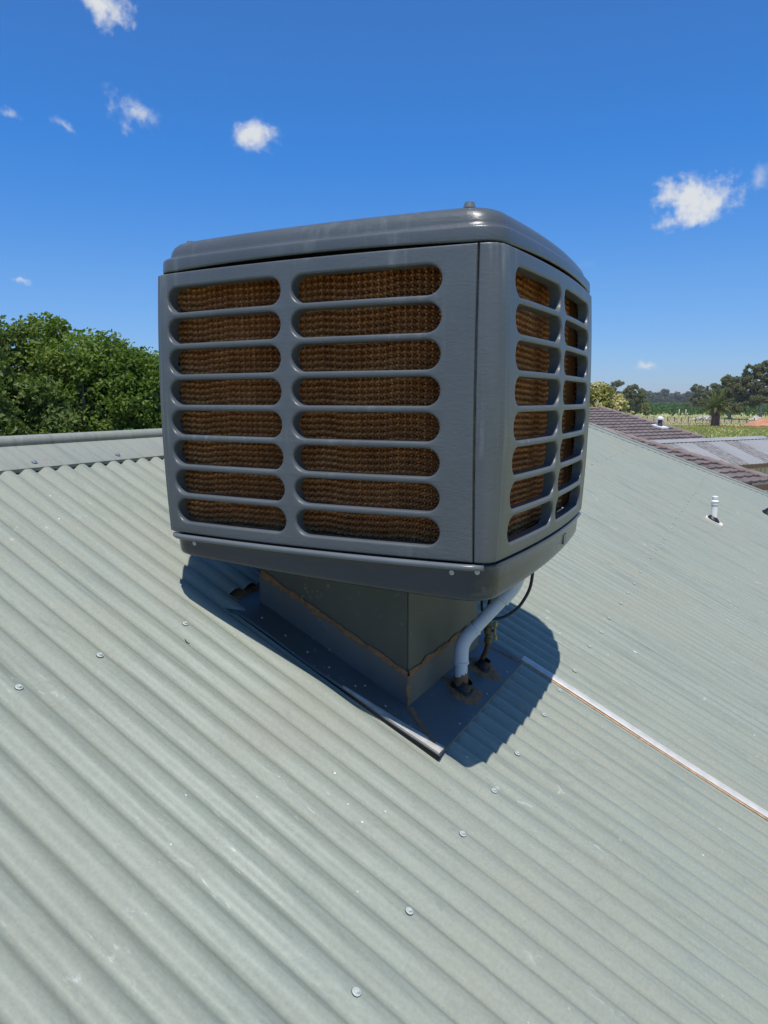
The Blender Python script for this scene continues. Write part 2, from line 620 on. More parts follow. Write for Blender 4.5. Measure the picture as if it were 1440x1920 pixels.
def grass_material():
    m = bpy.data.materials.new('rough_field_grass')
    nt, N, L, p = nodes(m)
    v = coords(nt)
    big = noise(nt, 0.05, 7, 0.62, v)
    med = noise(nt, 0.6, 8, 0.7, v, 0.6)
    mx = mixc(nt, 0.55, big, med)
    c = ramp(nt, mx, [(0.38, (0.22, 0.25, 0.07)), (0.47, (0.33, 0.34, 0.115)), (0.56, (0.42, 0.39, 0.165)), (0.68, (0.48, 0.41, 0.22))])
    L(c, p.inputs['Base Color'])
    p.inputs['Roughness'].default_value = 0.9
    L(bump(nt, med, 0.7, 0.35), p.inputs['Normal'])
    return m


M['grass'] = grass_material()

# ================================================================== THE SETTING
def disc(name, r, z, mat, seg=96, **kw):
    vs = [(0, 0, z)] + [(r * math.cos(TAU * k / seg), r * math.sin(TAU * k / seg), z) for k in range(seg)]
    fs = [(0, 1 + k, 1 + (k + 1) % seg) for k in range(seg)]
    return add(name, vs, fs, mat, None, False, **kw)


disc('ground', 2600, 0.0, M['grass'], kind='structure')


def strip(name, poly, z, mat):
    return add(name, [(p.x, p.y, z) for p in poly], [tuple(range(len(poly)))], mat, None, False, kind='structure')


# pale dry strip beyond the vines, red-brown track along the fence
strip('dry_field', [bearing(-13, 850), bearing(12, 850), bearing(12, 1100), bearing(-13, 1100)], 0.12, M['pale_earth'])
strip('dirt_track', [bearing(-5.2, 146), bearing(8, 142), bearing(8, 154), bearing(-4.6, 151)], 0.05, M['earth'])
strip('dry_grass_strip', [bearing(-8, 168), bearing(9, 166), bearing(9, 205), bearing(-8, 212)], 0.04,
      simple('straw_coloured_grass', (0.34, 0.28, 0.15), 0.9, 0, 0.3, 0.3))

# ================================================================== HOUSE WITH THE CORRUGATED ROOF
TANS = 0.48165
SLOPE = math.atan(TANS)
CS, SN = math.cos(SLOPE), math.sin(SLOPE)
PITCH = 0.0762
CREST0 = 1.011           # one crest line (metres along the ridge)
RIDGE_X = -2.41
EAVE_X = 2.05
HIP_Y = 9.8              # where the ridge ends and the hip begins


def RZ(x):               # level of the crests
    return 3.679 - TANS * x


def corr(y):
    """depth of the sheet below its crests at distance y along the ridge"""
    return -0.0165 * (np.sin((y - CREST0) / PITCH * math.pi) ** 2) ** 1.75


def RP(x, y, off=0.0):
    return Vector((x + SN * off, y, RZ(x) + CS * off))


house = empty('house', (-2.4, 4, 0), 'house with pale green corrugated steel roof carrying the cooler', 'house')

CUT = (-1.475, -0.80, 1.815, 2.545)    # hole in the sheets where the duct flashing sits
hrng = np.random.default_rng(11)


def roof_sheet(m):
    y0 = CREST0 + PITCH * (1 + 10 * m)
    y1 = y0 + 10 * PITCH
    near = -0.2 < y1 and y0 < 4.5
    per = 12 if near else 8
    ny = int(10.75 * per)
    ys = np.linspace(y0 - 0.30 * PITCH, y1 + 0.34 * PITCH, ny)
    if near:
        xs = np.unique(np.concatenate([np.linspace(-2.37, CUT[0], 22), np.linspace(CUT[0], CUT[1], 18),
                                       np.linspace(CUT[1], 0.75, 34), np.linspace(0.75, EAVE_X, 6)]).round(5))
    else:
        xs = np.linspace(-2.37, EAVE_X, 6)
    Y, X = np.meshgrid(ys, xs)
    xs0 = np.maximum(-2.37, RIDGE_X + (Y - HIP_Y) + 0.05)
    X = np.where(Y > HIP_Y, xs0 + (X + 2.37) / (EAVE_X + 2.37) * np.maximum(EAVE_X - xs0, 0.0), X)
    h = corr(Y) + 0.0016 * (Y - y0) / (y1 - y0)
    if near:
        wob = np.zeros_like(X)
        for _ in range(16):   # walked-on dents, long ripples
            cx, cy = hrng.uniform(-2.2, 0.6), hrng.uniform(y0, y1)
            wob -= hrng.uniform(.0006, .0022) * np.exp(-((X - cx) / hrng.uniform(.05, .16)) ** 2 - ((Y - cy) / hrng.uniform(.02, .05)) ** 2)
        h = h + wob
    V = np.stack([X + SN * h, Y, RZ(X) + CS * h], -1).reshape(-1, 3)
    nx = len(xs)
    idx = np.arange(nx * ny).reshape(nx, ny)
    F = np.stack([idx[:-1, :-1], idx[1:, :-1], idx[1:, 1:], idx[:-1, 1:]], -1).reshape(-1, 4)
    c = V[F].mean(1)
    keep = ~((c[:, 0] > CUT[0]) & (c[:, 0] < CUT[1]) & (c[:, 1] > CUT[2]) & (c[:, 1] < CUT[3]))
    F = F[keep]
    return add('roof_sheet', V, F, M['roof'], house)


sheets = {m: roof_sheet(m) for m in range(-6, 17)}


def screw_mesh(name, mat, wr=0.0088, hr=0.0052, hh=0.0062):
    bm = MB()
    bm.lathe([(wr * 1.06, 0.0), (wr * 1.06, 0.0012), (wr * .9, 0.0014)], 16)
    nseal = len(bm.f)
    bm.lathe([(wr * .98, 0.0014), (wr, 0.0019), (wr * .97, 0.0024), (wr * .62, 0.0032)], 16)
    bm.lathe([(hr * 1.25, 0.0029), (hr * 1.2, 0.0036), (hr, 0.0038), (hr, hh), (hr * .85, hh + .0005)], 6)
    me = bm.mesh(name)
    me.materials.append(mat)
    me.materials.append(M['washer'])
    me.polygons.foreach_set('material_index', np.array([1 if i < nseal else 0 for i in range(len(bm.f))], dtype=np.int32))
    return me


SCREW = screw_mesh('roof_screw', M['screwpaint'])
roof_rot = Matrix.Rotation(SLOPE, 4, 'Y')


def place_screw(me, x, y, off, parent, name='roof_screw', spin=0.0, rot=None):
    o = bpy.data.objects.new(name, me)
    COL.objects.link(o)
    p = RP(x, y, off)
    o.matrix_basis = Matrix.Translation(p) @ (rot if rot is not None else roof_rot) @ Matrix.Rotation(spin, 4, 'Z')
    o.parent = parent
    if parent.type == 'EMPTY':
        o.matrix_parent_inverse = Matrix.Translation(-Vector(parent.location))
    return o


srng = random.Random(5)
for row_x in (-1.421, -0.568, 0.285, 1.138):
    for m in range(-2, 16):
        for k in (0, 3, 7):
            kk = 10 * m + k
            y = CREST0 + PITCH * kk
            if y < -0.6 or y > HIP_Y + (row_x - RIDGE_X) - 0.35:
                continue
            if CUT[0] < row_x < CUT[1] and CUT[2] < y < CUT[3]:
                continue
            if row_x == -1.421 and 1.75 < y < 2.6:
                continue
            if row_x > 0.2 and y > 9:
                continue
            place_screw(SCREW, row_x + srng.uniform(-.006, .006), y + srng.uniform(-.002, .002), 0.0012,
                        sheets[(kk - 1) // 10], spin=srng.uniform(0, 1))

# ridge capping: two wings and a rolled crown
CAP_SCREW_Y = 1.744
capv, capf = [], []
wing = 0.185 * CS


def cap_profile():
    pr = []
    zr = RZ(RIDGE_X)
    # from the lower lip on our side, over the roll, to the other side
    pr.append((RIDGE_X + wing - 0.002, RZ(RIDGE_X + wing) - 0.009))
    pr.append((RIDGE_X + wing, RZ(RIDGE_X + wing) + 0.003))
    pr.append((RIDGE_X + wing - 0.004, RZ(RIDGE_X + wing - 0.004) + 0.006))
    pr.append((RIDGE_X + 0.034, RZ(RIDGE_X + 0.034) + 0.004))
    cz = zr + 0.004
    for a in np.linspace(-28, 208, 15):
        pr.append((RIDGE_X + 0.025 * math.cos(R(a)), cz + 0.025 * math.sin(R(a))))
    for x, z in [(0.034, 0.004), (wing - 0.004, 0.006), (wing, 0.003), (wing - .002, -0.009)]:
        pr.append((RIDGE_X - x, RZ(RIDGE_X + x) + z))
    return pr


prc = cap_profile()
ysc = [-3.7, -1.0, 0.6, 1.2, 1.8, 2.4, 3.0, 4.2, 6.5, HIP_Y + .05]
for y in ysc:
    for x, z in prc:
        capv.append((x, y, z))
npf = len(prc)
for i in range(len(ysc) - 1):
    for k in range(npf - 1):
        capf.append((i * npf + k, (i + 1) * npf + k, (i + 1) * npf + k + 1, i * npf + k + 1))
ridge_cap = add('ridge_cap', capv, capf, M['cap'], house)
ridge_cap.data.set_sharp_from_angle(angle=R(35))
SCREW_BIG = screw_mesh('cap_screw', M['steel'], 0.0095, 0.0056, 0.0075)
for k in range(-10, 18):
    place_screw(SCREW_BIG, RIDGE_X + 0.138, CAP_SCREW_Y + 0.381 * k, 0.0063, ridge_cap, 'cap_screw')

# hip capping
hd = Vector((1, 1, -TANS)).normalized()
n1 = Vector((SN, 0, CS))
n2 = Vector((0, SN, CS))
w1 = (n1.cross(hd)).normalized()
if w1.x < 0:
    w1 = -w1
w2 = n2.cross(hd).normalized()
if w2.y < 0:
    w2 = -w2
upv = (n1 + n2).normalized()
hp = []
hp.append(w1 * 0.185 + n1 * -0.009)
hp.append(w1 * 0.186 + n1 * 0.004)
hp.append(w1 * 0.180 + n1 * 0.007)
hp.append(w1 * 0.034 + n1 * 0.006)
side1 = (w1 - upv * w1.dot(upv)).normalized()
for a in np.linspace(-20, 200, 11):
    hp.append(upv * 0.008 + (side1 * math.cos(R(a)) + upv * math.sin(R(a))) * 0.025)
hp.append(w2 * 0.034 + n2 * 0.006)
hp.append(w2 * 0.180 + n2 * 0.007)
hp.append(w2 * 0.186 + n2 * 0.004)
hp.append(w2 * 0.185 + n2 * -0.009)
A = RP(RIDGE_X, HIP_Y)
hl = (EAVE_X - RIDGE_X) / hd.x
hv, hf = [], []
for t in np.linspace(-0.03, hl - 0.02, 9):
    for q in hp:
        hv.append(A + hd * t + q)
for i in range(8):
    for k in range(len(hp) - 1):
        n = len(hp)
        hf.append((i * n + k, (i + 1) * n + k, (i + 1) * n + k + 1, i * n + k + 1))
hip_cap = add('hip_cap', hv, hf, M['cap'], house)
hip_cap.data.set_sharp_from_angle(angle=R(35))


def corr_plane(name, corner, along, down, la, ld, hipcut=0, parent=house):
    """corrugated roof face: 'along' the eave direction, 'down' the slope"""
    n = along.cross(down).normalized()
    if n.z < 0:
        n = -n
    na = int(la / PITCH * 6)
    vs, fs = [], []
    for j in range(na + 1):
        a = la * j / na
        h = 0.0076 * (math.cos(a / PITCH * TAU) - 1)
        t0, t1 = 0.0, ld
        if hipcut:
            t0 = abs(a - la / 2) / (la / 2) * ld if hipcut == 2 else max(0.0, (a - (la - hipcut)) / hipcut) * ld
        for t in (min(t0, t1 - 0.001), t1):
            vs.append(corner + along * a + down * t + n * h)
    for j in range(na):
        fs.append((2 * j, 2 * j + 1, 2 * j + 3, 2 * j + 2))
    return add(name, vs, fs, M['roof'], parent)


half = EAVE_X - RIDGE_X
dn = Vector((-CS, 0, -SN))
corr_plane('rear_roof', RP(RIDGE_X, -3.7) + Vector((0.02, 0, 0)), Vector((0, 1, 0)), dn, HIP_Y + 3.7 + half, half / CS, hipcut=half)
corr_plane('end_roof', Vector((RIDGE_X - half, HIP_Y, RZ(RIDGE_X))), Vector((1, 0, 0)), Vector((0, CS, -SN)), 2 * half, half / CS, hipcut=2)
# walls, eaves lining, gutter
ez = RZ(EAVE_X)
wx0, wx1, wy0, wy1 = RIDGE_X - half + .5, EAVE_X - .5, -3.6, HIP_Y + half - .5
t = 0.11
MB().box((wx1 - t, wy0, 0), (wx1, wy1, ez + .08)).build('wall', M['brick'], house)
MB().box((wx0, wy0, 0), (wx0 + t, wy1, ez + .08)).build('wall', M['brick'], house)
MB().box((wx0 + t + .003, wy1 - t, 0), (wx1 - t - .003, wy1, ez + .08)).build('wall', M['brick'], house)
MB().box((wx0 + t + .003, wy0, 0), (wx1 - t - .003, wy0 + t, ez + 1.9)).build('wall', M['brick'], house)
for (a, b) in (((EAVE_X - .02, -3.7, ez - .15), (EAVE_X + .10, HIP_Y + half, ez - .03)),
               ((RIDGE_X - half - .10, -3.7, ez - .15), (RIDGE_X - half + .02, HIP_Y + half, ez - .03)),
               ((RIDGE_X - half + .03, HIP_Y + half - .02, ez - .152), (EAVE_X - .03, HIP_Y + half + .10, ez - .032))):
    MB().box(a, b, 0.012).build('gutter', M['cap'], house)

# shiny lap strip below the flashing, with its rusty edge
vs, fs = [], []
ysl = np.linspace(2.590, 2.636, 13)
xsl = np.linspace(-0.73, EAVE_X, 24)
for x in xsl:
    for y in ysl:
        h = corr(y) + 0.0042 + 0.0012 * math.sin(x * 9)
        vs.append(RP(x, y + 0.0015 * math.sin(x * 5.3), h))
for i in range(len(xsl) - 1):
    for k in range(len(ysl) - 1):
        n = len(ysl)
        fs.append((i * n + k, (i + 1) * n + k, (i + 1) * n + k + 1, i * n + k + 1))
lap = add('lap_strip', vs, fs, M['zinc'], house, label='shiny bare metal strip along one sheet lap')
vs, fs = [], []
for i, x in enumerate(xsl):
    y = 2.5875 + 0.0015 * math.sin(x * 5.3)
    h = corr(y) + 0.0040
    vs += [RP(x, y - 0.0035, h - 0.0025), RP(x, y + 0.003, h + 0.0004)]
    if i:
        j = 2 * i
        fs.append((j - 2, j, j + 1, j - 1))
add('rusty_edge', vs, fs, M['rust'], lap)

# ================================================================== EVAPORATIVE COOLER
CX, CY = -1.043, 2.131
H, BOW = 0.518, 0.03
ZB, ZT = 4.612, 5.346     # louvre panels


def bezier(p0, p1, p2, p3, n):
    out = []
    for i in range(n + 1):
        t_ = i / n
        out.append(p0 * (1 - t_) ** 3 + p1 * 3 * t_ * (1 - t_) ** 2 + p2 * 3 * t_ * t_ * (1 - t_) + p3 * t_ ** 3)
    return out


def face_pt(x, h=H, bow=BOW):      # front face of the plan outline
    return Vector((x, -(h + bow * (1 - (x / h) ** 2))))


def face_tan(x, h=H, bow=BOW):
    return Vector((1, 2 * bow * x / h ** 2)).normalized()


def rot90(p, k):                   # quarter turns, counter-clockwise from the front
    for _ in range(k % 4):
        p = Vector((-p.y, p.x))
    return p


class Path:
    """outline of one louvre panel: round the left corner, then along the face. u = face x, going on past the corner"""

    def __init__(self):
        x1 = -H + 0.062
        p0, t0 = face_pt(x1), -face_tan(x1)
        xe = H - 0.045
        p3, t3 = rot90(face_pt(xe), 3), rot90(face_tan(xe), 3)   # end of the left face, next to this corner
        k = 0.040
        self.c = bezier(p0, p0 + t0 * k, p3 + t3 * 0.030, p3, 24)
        self.x1 = x1
        d = [0.0]
        for a, b in zip(self.c, self.c[1:]):
            d.append(d[-1] + (b - a).length)
        self.d = d
        self.len = d[-1]

    def at(self, u):
        if u >= self.x1:
            p, tg = face_pt(u), face_tan(u)
        else:
            s = min(self.x1 - u, self.len + 0.03)
            if s >= self.len:
                tg = (self.c[-2] - self.c[-1]).normalized()
                p = self.c[-1] - tg * (s - self.len)
            else:
                i = max(j for j in range(len(self.d) - 1) if self.d[j] <= s)
                f = (s - self.d[i]) / (self.d[i + 1] - self.d[i])
                p = self.c[i].lerp(self.c[i + 1], f)
                tg = (self.c[i] - self.c[i + 1]).normalized()
                if 0 < i < len(self.d) - 2:
                    ta = (self.c[i - 1] - self.c[i + 1]).normalized()
                    tb = (self.c[i] - self.c[i + 2]).normalized()
                    tg = ta.lerp(tb, f).normalized()
        return p, Vector((tg.y, -tg.x))


PATH = Path()
U0 = PATH.x1 - PATH.len - 0.0085    # seam on the neighbouring face
U1 = 0.460                         # seam at the right end


def ez_off(z):
    return -0.0463 * ((z - ZB) / (ZT - ZB) - 0.55) ** 2


def panel_mesh(first):
    verts, faces = [], []
    key = {}

    def crease(u):                 # shallow moulded ridges where the corner begins
        return 0.0028 * (math.exp(-((u + 0.484) / 0.004) ** 2) + math.exp(-((u + 0.506) / 0.004) ** 2))

    def S(u, v, d):
        p, n = PATH.at(u)
        q = p + n * (d + ez_off(v) + crease(u))
        return (CX + q.x, CY + q.y, v)

    re = 0.0044

    def edge_d(u, v):
        m = min(u - U0, U1 - u, v - ZB, ZT - v)
        if m >= re:
            return 0.0
        m = max(m, 0.0)
        return -re + math.sqrt(max(re * re - (re - m) ** 2, 0.0))

    def vert(u, v, d):
        k = (round(u, 5), round(v, 5), round(d, 5))
        if k not in key:
            key[k] = len(verts)
            verts.append(S(u, v, d))
        return key[k]

    eb = [0, .0007, .0018, .0030, re]
    cols = [(first, -0.058), (-0.025, 0.378)]
    cb = [first - .016, -0.0415, 0.394]
    NXc, NYc = 14, 10
    rows = [5.272 - 0.0846 * i for i in range(8)]
    hh = 0.0423
    vb = [rows[-1] - hh] + [r + hh for r in reversed(rows)]
    left = [U0 + e for e in eb] + list(np.linspace(U0 + .02, cb[0], 18))
    right = list(np.linspace(cb[2], U1 - .012, 5)) + [U1 - e for e in reversed(eb)]
    u_c1 = list(np.linspace(cb[0], cb[1], NXc + 1))
    u_c2 = list(np.linspace(cb[1], cb[2], NXc + 1))
    bottom = [ZB + e for e in eb] + [ZB + .016, vb[0]]
    top = [vb[-1], ZT - .013] + [ZT - e for e in reversed(eb)]
    vmid = []
    for i in range(8):
        vmid += list(np.linspace(vb[i], vb[i + 1], NYc + 1))[(1 if i else 0):]

    def grid(us, vs_):
        for a, b in zip(us, us[1:]):
            for c, d in zip(vs_, vs_[1:]):
                faces.append(tuple(vert(u, v, edge_d(u, v)) for u, v in ((a, c), (b, c), (b, d), (a, d))))
    allu = left + u_c1[1:] + u_c2[1:] + right[1:]
    grid(allu, bottom)
    grid(allu, top)
    grid(left, vmid)
    grid(right, vmid)
    # slot cells
    rl = 0.0060
    for ci, (s0, s1) in enumerate(cols):
        us = u_c1 if ci == 0 else u_c2
        for i in range(8):
            z0, z1 = vb[i], vb[i + 1]
            zc = (z0 + z1) / 2
            hs = 0.0345
            bu0, bu1 = us[0], us[-1]
            outer, inner, nrm = [], [], []
            sx0, sx1 = s0 + hs, s1 - hs
            vsr = list(np.linspace(z0, z1, NYc + 1))
            for j in range(NXc):            # bottom, left to right
                outer.append((us[j], z0))
                f = j / NXc
                inner.append((sx0 + (sx1 - sx0) * f, zc - hs))
                nrm.append((0, -1))
            for j in range(NYc):            # right end, upward
                outer.append((bu1, vsr[j]))
                a = R(-90 + 180 * j / NYc)
                inner.append((sx1 + hs * math.cos(a), zc + hs * math.sin(a)))
                nrm.append((math.cos(a), math.sin(a)))
            for j in range(NXc):
                outer.append((us[NXc - j], z1))
                f = j / NXc
                inner.append((sx1 - (sx1 - sx0) * f, zc + hs))
                nrm.append((0, 1))
            for j in range(NYc):
                outer.append((bu0, vsr[NYc - j]))
                a = R(90 + 180 * j / NYc)
                inner.append((sx0 + hs * math.cos(a), zc + hs * math.sin(a)))
                nrm.append((math.cos(a), math.sin(a)))
            nring = len(outer)
            rings = [[vert(u, v, edge_d(u, v)) for u, v in outer]]
            for a in (0, 22, 45, 67, 90):
                g = rl * (1 - math.sin(R(a)))
                d = -rl * (1 - math.cos(R(a)))
                ring = []
                for (u, v), (nu, nv) in zip(inner, nrm):
                    uu, vv = u + nu * g, v + nv * g
                    vv = min(max(vv, z0 + .0004), z1 - .0004)
                    ring.append(vert(uu, vv, d))
                rings.append(ring)
            for dd, gg in ((-0.018, 0.0), (-0.034, -0.0010), (-0.0345, 0.002)):
                rings.append([vert(u + nu * gg, v + nv * gg, dd) for (u, v), (nu, nv) in zip(inner, nrm)])
            for ra, rb in zip(rings, rings[1:]):
                for j in range(nring):
                    j2 = (j + 1) % nring
                    f = (ra[j], ra[j2], rb[j2], rb[j])
                    if len(set(f)) == 4:
                        faces.append(f)
    # turned-in flange all round
    for us, fixed in ((allu, 'v'), ):
        for v, dirn in ((ZB, 1), (ZT, -1)):
            for a, b in zip(us, us[1:]):
                faces.append((vert(a, v, edge_d(a, v)), vert(b, v, edge_d(b, v)), vert(b, v, -0.0045 if v > 5 else -0.011), vert(a, v, -0.0045 if v > 5 else -0.011))[::dirn])
    allv = bottom + vmid[1:] + top[1:]
    for u in (U0, U1):
        for a, b in zip(allv, allv[1:]):
            faces.append((vert(u, a, edge_d(u, a)), vert(u, b, edge_d(u, b)), vert(u, b, -0.022), vert(u, a, -0.022)))
    me = make_mesh('side_panel', verts, faces, True)
    bm = bmesh.new()
    bm.from_mesh(me)
    bmesh.ops.recalc_face_normals(bm, faces=bm.faces[:])
    bm.to_mesh(me)
    bm.free()
    me.set_sharp_from_angle(angle=R(50))
    return me


cooler = empty('evaporative_cooler', (CX, CY, 4.50), 'large slate grey evaporative roof cooler with louvred sides', 'air cooler')
pm = panel_mesh(-0.454)
pm.materials.append(M['plastic'])
pm2 = panel_mesh(-0.424)
pm2.materials.append(M['plastic'])


def spin_copy(name, me, k, parent):
    """a quarter-turn copy about the cooler's middle"""
    o = bpy.data.objects.new(name, me)
    COL.objects.link(o)
    c = Matrix.Translation((CX, CY, 0))
    o.matrix_basis = c @ Matrix.Rotation(k * math.pi / 2, 4, 'Z') @ c.inverted()
    o.parent = parent
    o.matrix_parent_inverse = Matrix.Translation(-Vector(parent.location))
    return o


for k in range(4):
    spin_copy('side_panel', pm if k == 0 else pm2, k, cooler)


# cooling pads: fluted sheets standing side by side, alternate sheets fluted up and down
def pad_mesh():
    rg = np.random.default_rng(3)
    x0, x1 = -0.478, 0.400
    yf, depth = -0.460, 0.034
    z0, z1 = ZB + 0.012, ZT - 0.006
    step = 0.0092
    n = int((x1 - x0) / step)
    wl = 0.0165
    nz = int((z1 - z0) / wl * 7)
    nd = 4
    zs = np.linspace(z0, z1, nz)
    ds = np.array([0.0, 0.007, 0.016, depth])
    V, F = [], []
    base = 0
    idx = np.arange(nz * nd).reshape(nz, nd)
    fq = np.stack([idx[:-1, :-1], idx[1:, :-1], idx[1:, 1:], idx[:-1, 1:]], -1).reshape(-1, 4)
    drift = 0
    for i in range(n):
        drift += rg.normal() * 1.3
        Z, D = np.meshgrid(zs, ds, indexing='ij')
        sgn = 1 if i % 2 else -1
        tanf = 1.0 if i % 2 else 0.45
        ph = TAU / wl * (Z + sgn * tanf * D) + drift * 0.3
        amp = 0.0049 * (1 + 0.1 * rg.normal())
        X = x0 + step * (i + .5) + amp * np.sin(ph) + 0.0008 * np.sin(Z * 31 + i * .7)
        Y = yf + D + 0.0012 * np.sin(Z * 47 + i * 1.3) * (D < .001) + rg.normal() * 0.0006
        V.append(np.stack([CX + X, CY + Y, Z], -1).reshape(-1, 3))
        F.append(fq + base)
        base += nz * nd
    V = np.concatenate(V)
    F = np.concatenate(F)
    # solid back
    b = len(V)
    yb = CY + yf + depth - .002
    V = np.concatenate([V, np.array([(CX + x0, yb, z0), (CX + x1, yb, z0), (CX + x1, yb, z1), (CX + x0, yb, z1)])])
    F = np.concatenate([F, np.array([[b, b + 1, b + 2, b + 3]])])
    return make_mesh('cooling_pad', V, F, True)


padm = pad_mesh()
padm.materials.append(M['pad'])
for k in range(4):
    spin_copy('cooling_pad', padm, k, cooler)


# outline rings for lid and tray
def ring_outline(n_face=22, n_c=9, r=0.068):
    pts = []
    for k in range(4):
        xs_ = np.linspace(-H + r, H - r, n_face)
        face = [face_pt(x) for x in xs_]
        p3 = rot90(face_pt(-H + r), 1)
        t3 = rot90(face_tan(-H + r), 1)
        p0, t0 = face_pt(H - r), face_tan(H - r)
        c = bezier(p0, p0 + t0 * r * .62, p3 - t3 * r * .62, p3, n_c)[1:-1]
        pts += [rot90(p, k) for p in face + c]
    return pts


OUT = ring_outline()


def ring_solid(rings, close_first=False, close_last=False):
    """rings: (inset, z) or (inset, z, sag) list -> verts, faces"""
    vs, fs = [], []
    n = len(OUT)
    for rg in rings:
        ins, z = rg[0], rg[1]
        sc = 1 - ins / (H + BOW)
        lift = rg[2] if len(rg) > 2 else 0.0
        for p in OUT:
            m_ = min(abs(p.x), abs(p.y)) / (H - 0.068)
            vs.append((CX + p.x * sc, CY + p.y * sc, z + lift * max(0.0, 1 - m_ * m_)))
    for i in range(len(rings) - 1):
        for j in range(n):
            j2 = (j + 1) % n
            fs.append((i * n + j, i * n + j2, (i + 1) * n + j2, (i + 1) * n + j))
    if close_last:
        fs.append(tuple(range((len(rings) - 1) * n, len(rings) * n)))
    if close_first:
        fs.append(tuple(reversed(range(n))))
    return vs, fs


lid_rings = [(0.0290, 5.3555, .007), (0.0190, 5.3500, .007), (0.0145, 5.3496, .007), (0.0122, 5.352, .007), (0.0118, 5.355, .007), (0.0125, 5.380), (0.0138, 5.3845), (0.0168, 5.3875),
             (0.0255, 5.3885), (0.0275, 5.3900), (0.0292, 5.398), (0.0320, 5.410), (0.0375, 5.421), (0.0460, 5.4295), (0.0590, 5.4355),
             (0.0810, 5.4395), (0.1200, 5.4425), (0.2200, 5.4465), (0.3600, 5.450), (0.5000, 5.4515)]
v_, f_ = ring_solid(lid_rings, False, True)
lid = add('lid', v_, f_, M['lid'], cooler)
lid.data.set_sharp_from_angle(angle=R(60))
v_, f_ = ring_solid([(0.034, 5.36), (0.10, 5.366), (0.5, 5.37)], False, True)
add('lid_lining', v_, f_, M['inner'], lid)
bolt = MB().lathe([(0.0150, 0), (0.0145, 0.003), (0.0125, 0.008), (0.0115, 0.0125), (0.0100, 0.0140), (0.006, 0.0142)], 18).mesh('lid_bolt', True)
bolt.materials.append(M['rail'])
bolt.set_sharp_from_angle(angle=R(30))
for k in range(4):
    p = rot90(Vector((0.415, -0.452)), k)
    link('lid_bolt', bolt, None, lid, loc=(CX + p.x, CY + p.y, 5.4365))

# added baffles, shaped to block sun behind the lid except at two front openings
for k in range(4):
    spans = [(-0.40, 0.15)] if k == 0 else [(-0.47, 0.44)]
    for a, b in spans:
        mb = MB()
        xs_ = np.linspace(a, b, 14)
        for xa, xb in zip(xs_, xs_[1:]):
            pa, pb = face_pt(xa), face_pt(xb)
            q = []
            for z in (5.325, 5.335):
                for p in (pa, pb):
                    for ins in (0.014, 0.055):
                        pr_ = rot90(Vector((p.x, p.y + ins)), k)
                        q.append((CX + pr_.x, CY + pr_.y, z))
            mb.put(q, [(0, 2, 3, 1), (4, 5, 7, 6), (0, 1, 5, 4), (2, 6, 7, 3), (0, 4, 6, 2), (1, 3, 7, 5)])
        mb.build('sun_baffle', M['inner'], cooler)

# inner drum that shuts off the view through the corners
v_, f_ = ring_solid([(0.125, 4.60), (0.125, 5.36)], False, False)
add('inner_housing', v_, f_, M['inner'], cooler)

# base tray
tray_rings = [(0.10, 4.607), (0.014, 4.606), (0.0115, 4.604), (0.0110, 4.600), (0.0125, 4.5965), (0.018, 4.5955), (0.0205, 4.592), (0.0225, 4.560), (0.0240, 4.526),
              (0.0265, 4.514), (0.033, 4.5075), (0.045, 4.505), (0.090, 4.5045), (0.25, 4.5045), (0.48, 4.5045)]
v_, f_ = ring_solid(tray_rings, False, True)
# the tray floor falls towards its front right corner, where the drain is
v_ = [(x, y, z + max(0.0, 4.592 - z) / 0.0875 * (0.038 * (0.53 - (x - CX)) / 1.06 + 0.026 * (0.53 + (y - CY)) / 1.06)) for x, y, z in v_]
tray = add('base_tray', v_, [tuple(reversed(f)) for f in f_], M['tray'], cooler)
tray.data.set_sharp_from_angle(angle=R(55))
# painted trim along the front of the tray
mb = MB()
xs_ = np.linspace(-0.488, 0.484, 40)
prof_ = [(0.013, 4.6075), (0.0035, 4.6065), (0.0012, 4.603), (0.0012, 4.5975), (0.0045, 4.5935), (0.013, 4.593)]
n = len(prof_)
vs, fs = [], []
for x in xs_:
    e = max(0.0, abs(x) - 0.44) / 0.048
    back = 0.018 * e * e
    p = face_pt(x)
    for ins, z in prof_:
        vs.append((CX + p.x, CY + p.y + ins + back, z))
for i in range(len(xs_) - 1):
    for k in range(n - 1):
        fs.append((i * n + k, (i + 1) * n + k, (i + 1) * n + k + 1, i * n + k + 1))
fs += [tuple(range(n)), tuple(reversed(range((len(xs_) - 1) * n, len(xs_) * n)))]
add('front_trim', vs, fs, M['rail'], tray)
tscrew = MB().lathe([(0.0068, 0), (0.0066, 0.0012), (0.0048, 0.0022), (0.0026, 0.0022), (0.002, 0.0010)], 16).mesh('tray_screw', True)
tscrew.materials.append(M['zinc'])
for x, z in ((0.406, 4.583), (0.470, 4.590), (-0.40, 4.583)):
    o = bpy.data.objects.new('tray_screw', tscrew)
    COL.objects.link(o)
    p = face_pt(x)
    back = 0.0215 if abs(x) < .44 else 0.0185
    o.matrix_basis = Matrix.Translation((CX + p.x, CY + p.y + back, z)) @ Matrix.Rotation(R(90), 4, 'X')
    o.parent = tray
# small plate near the rear of the right side
mb = MB()
for a, b, z0, z1, d in ((0.150, 0.195, 4.545, 4.575, 0.0),):
    pa, pb = rot90(face_pt(a), 1), rot90(face_pt(b), 1)
    n_ = Vector((1, 0))
    q = []
    for off in (0.0205, 0.024):
        for p in (pa, pb):
            for z in (z0, z1):
                q.append((CX + p.x - off, CY + p.y, z))
    mb.put(q, [(0, 1, 3, 2), (4, 6, 7, 5), (0, 2, 6, 4), (1, 5, 7, 3), (0, 4, 5, 1), (2, 3, 7, 6)])
mb.build('rating_plate', M['rail'], tray)

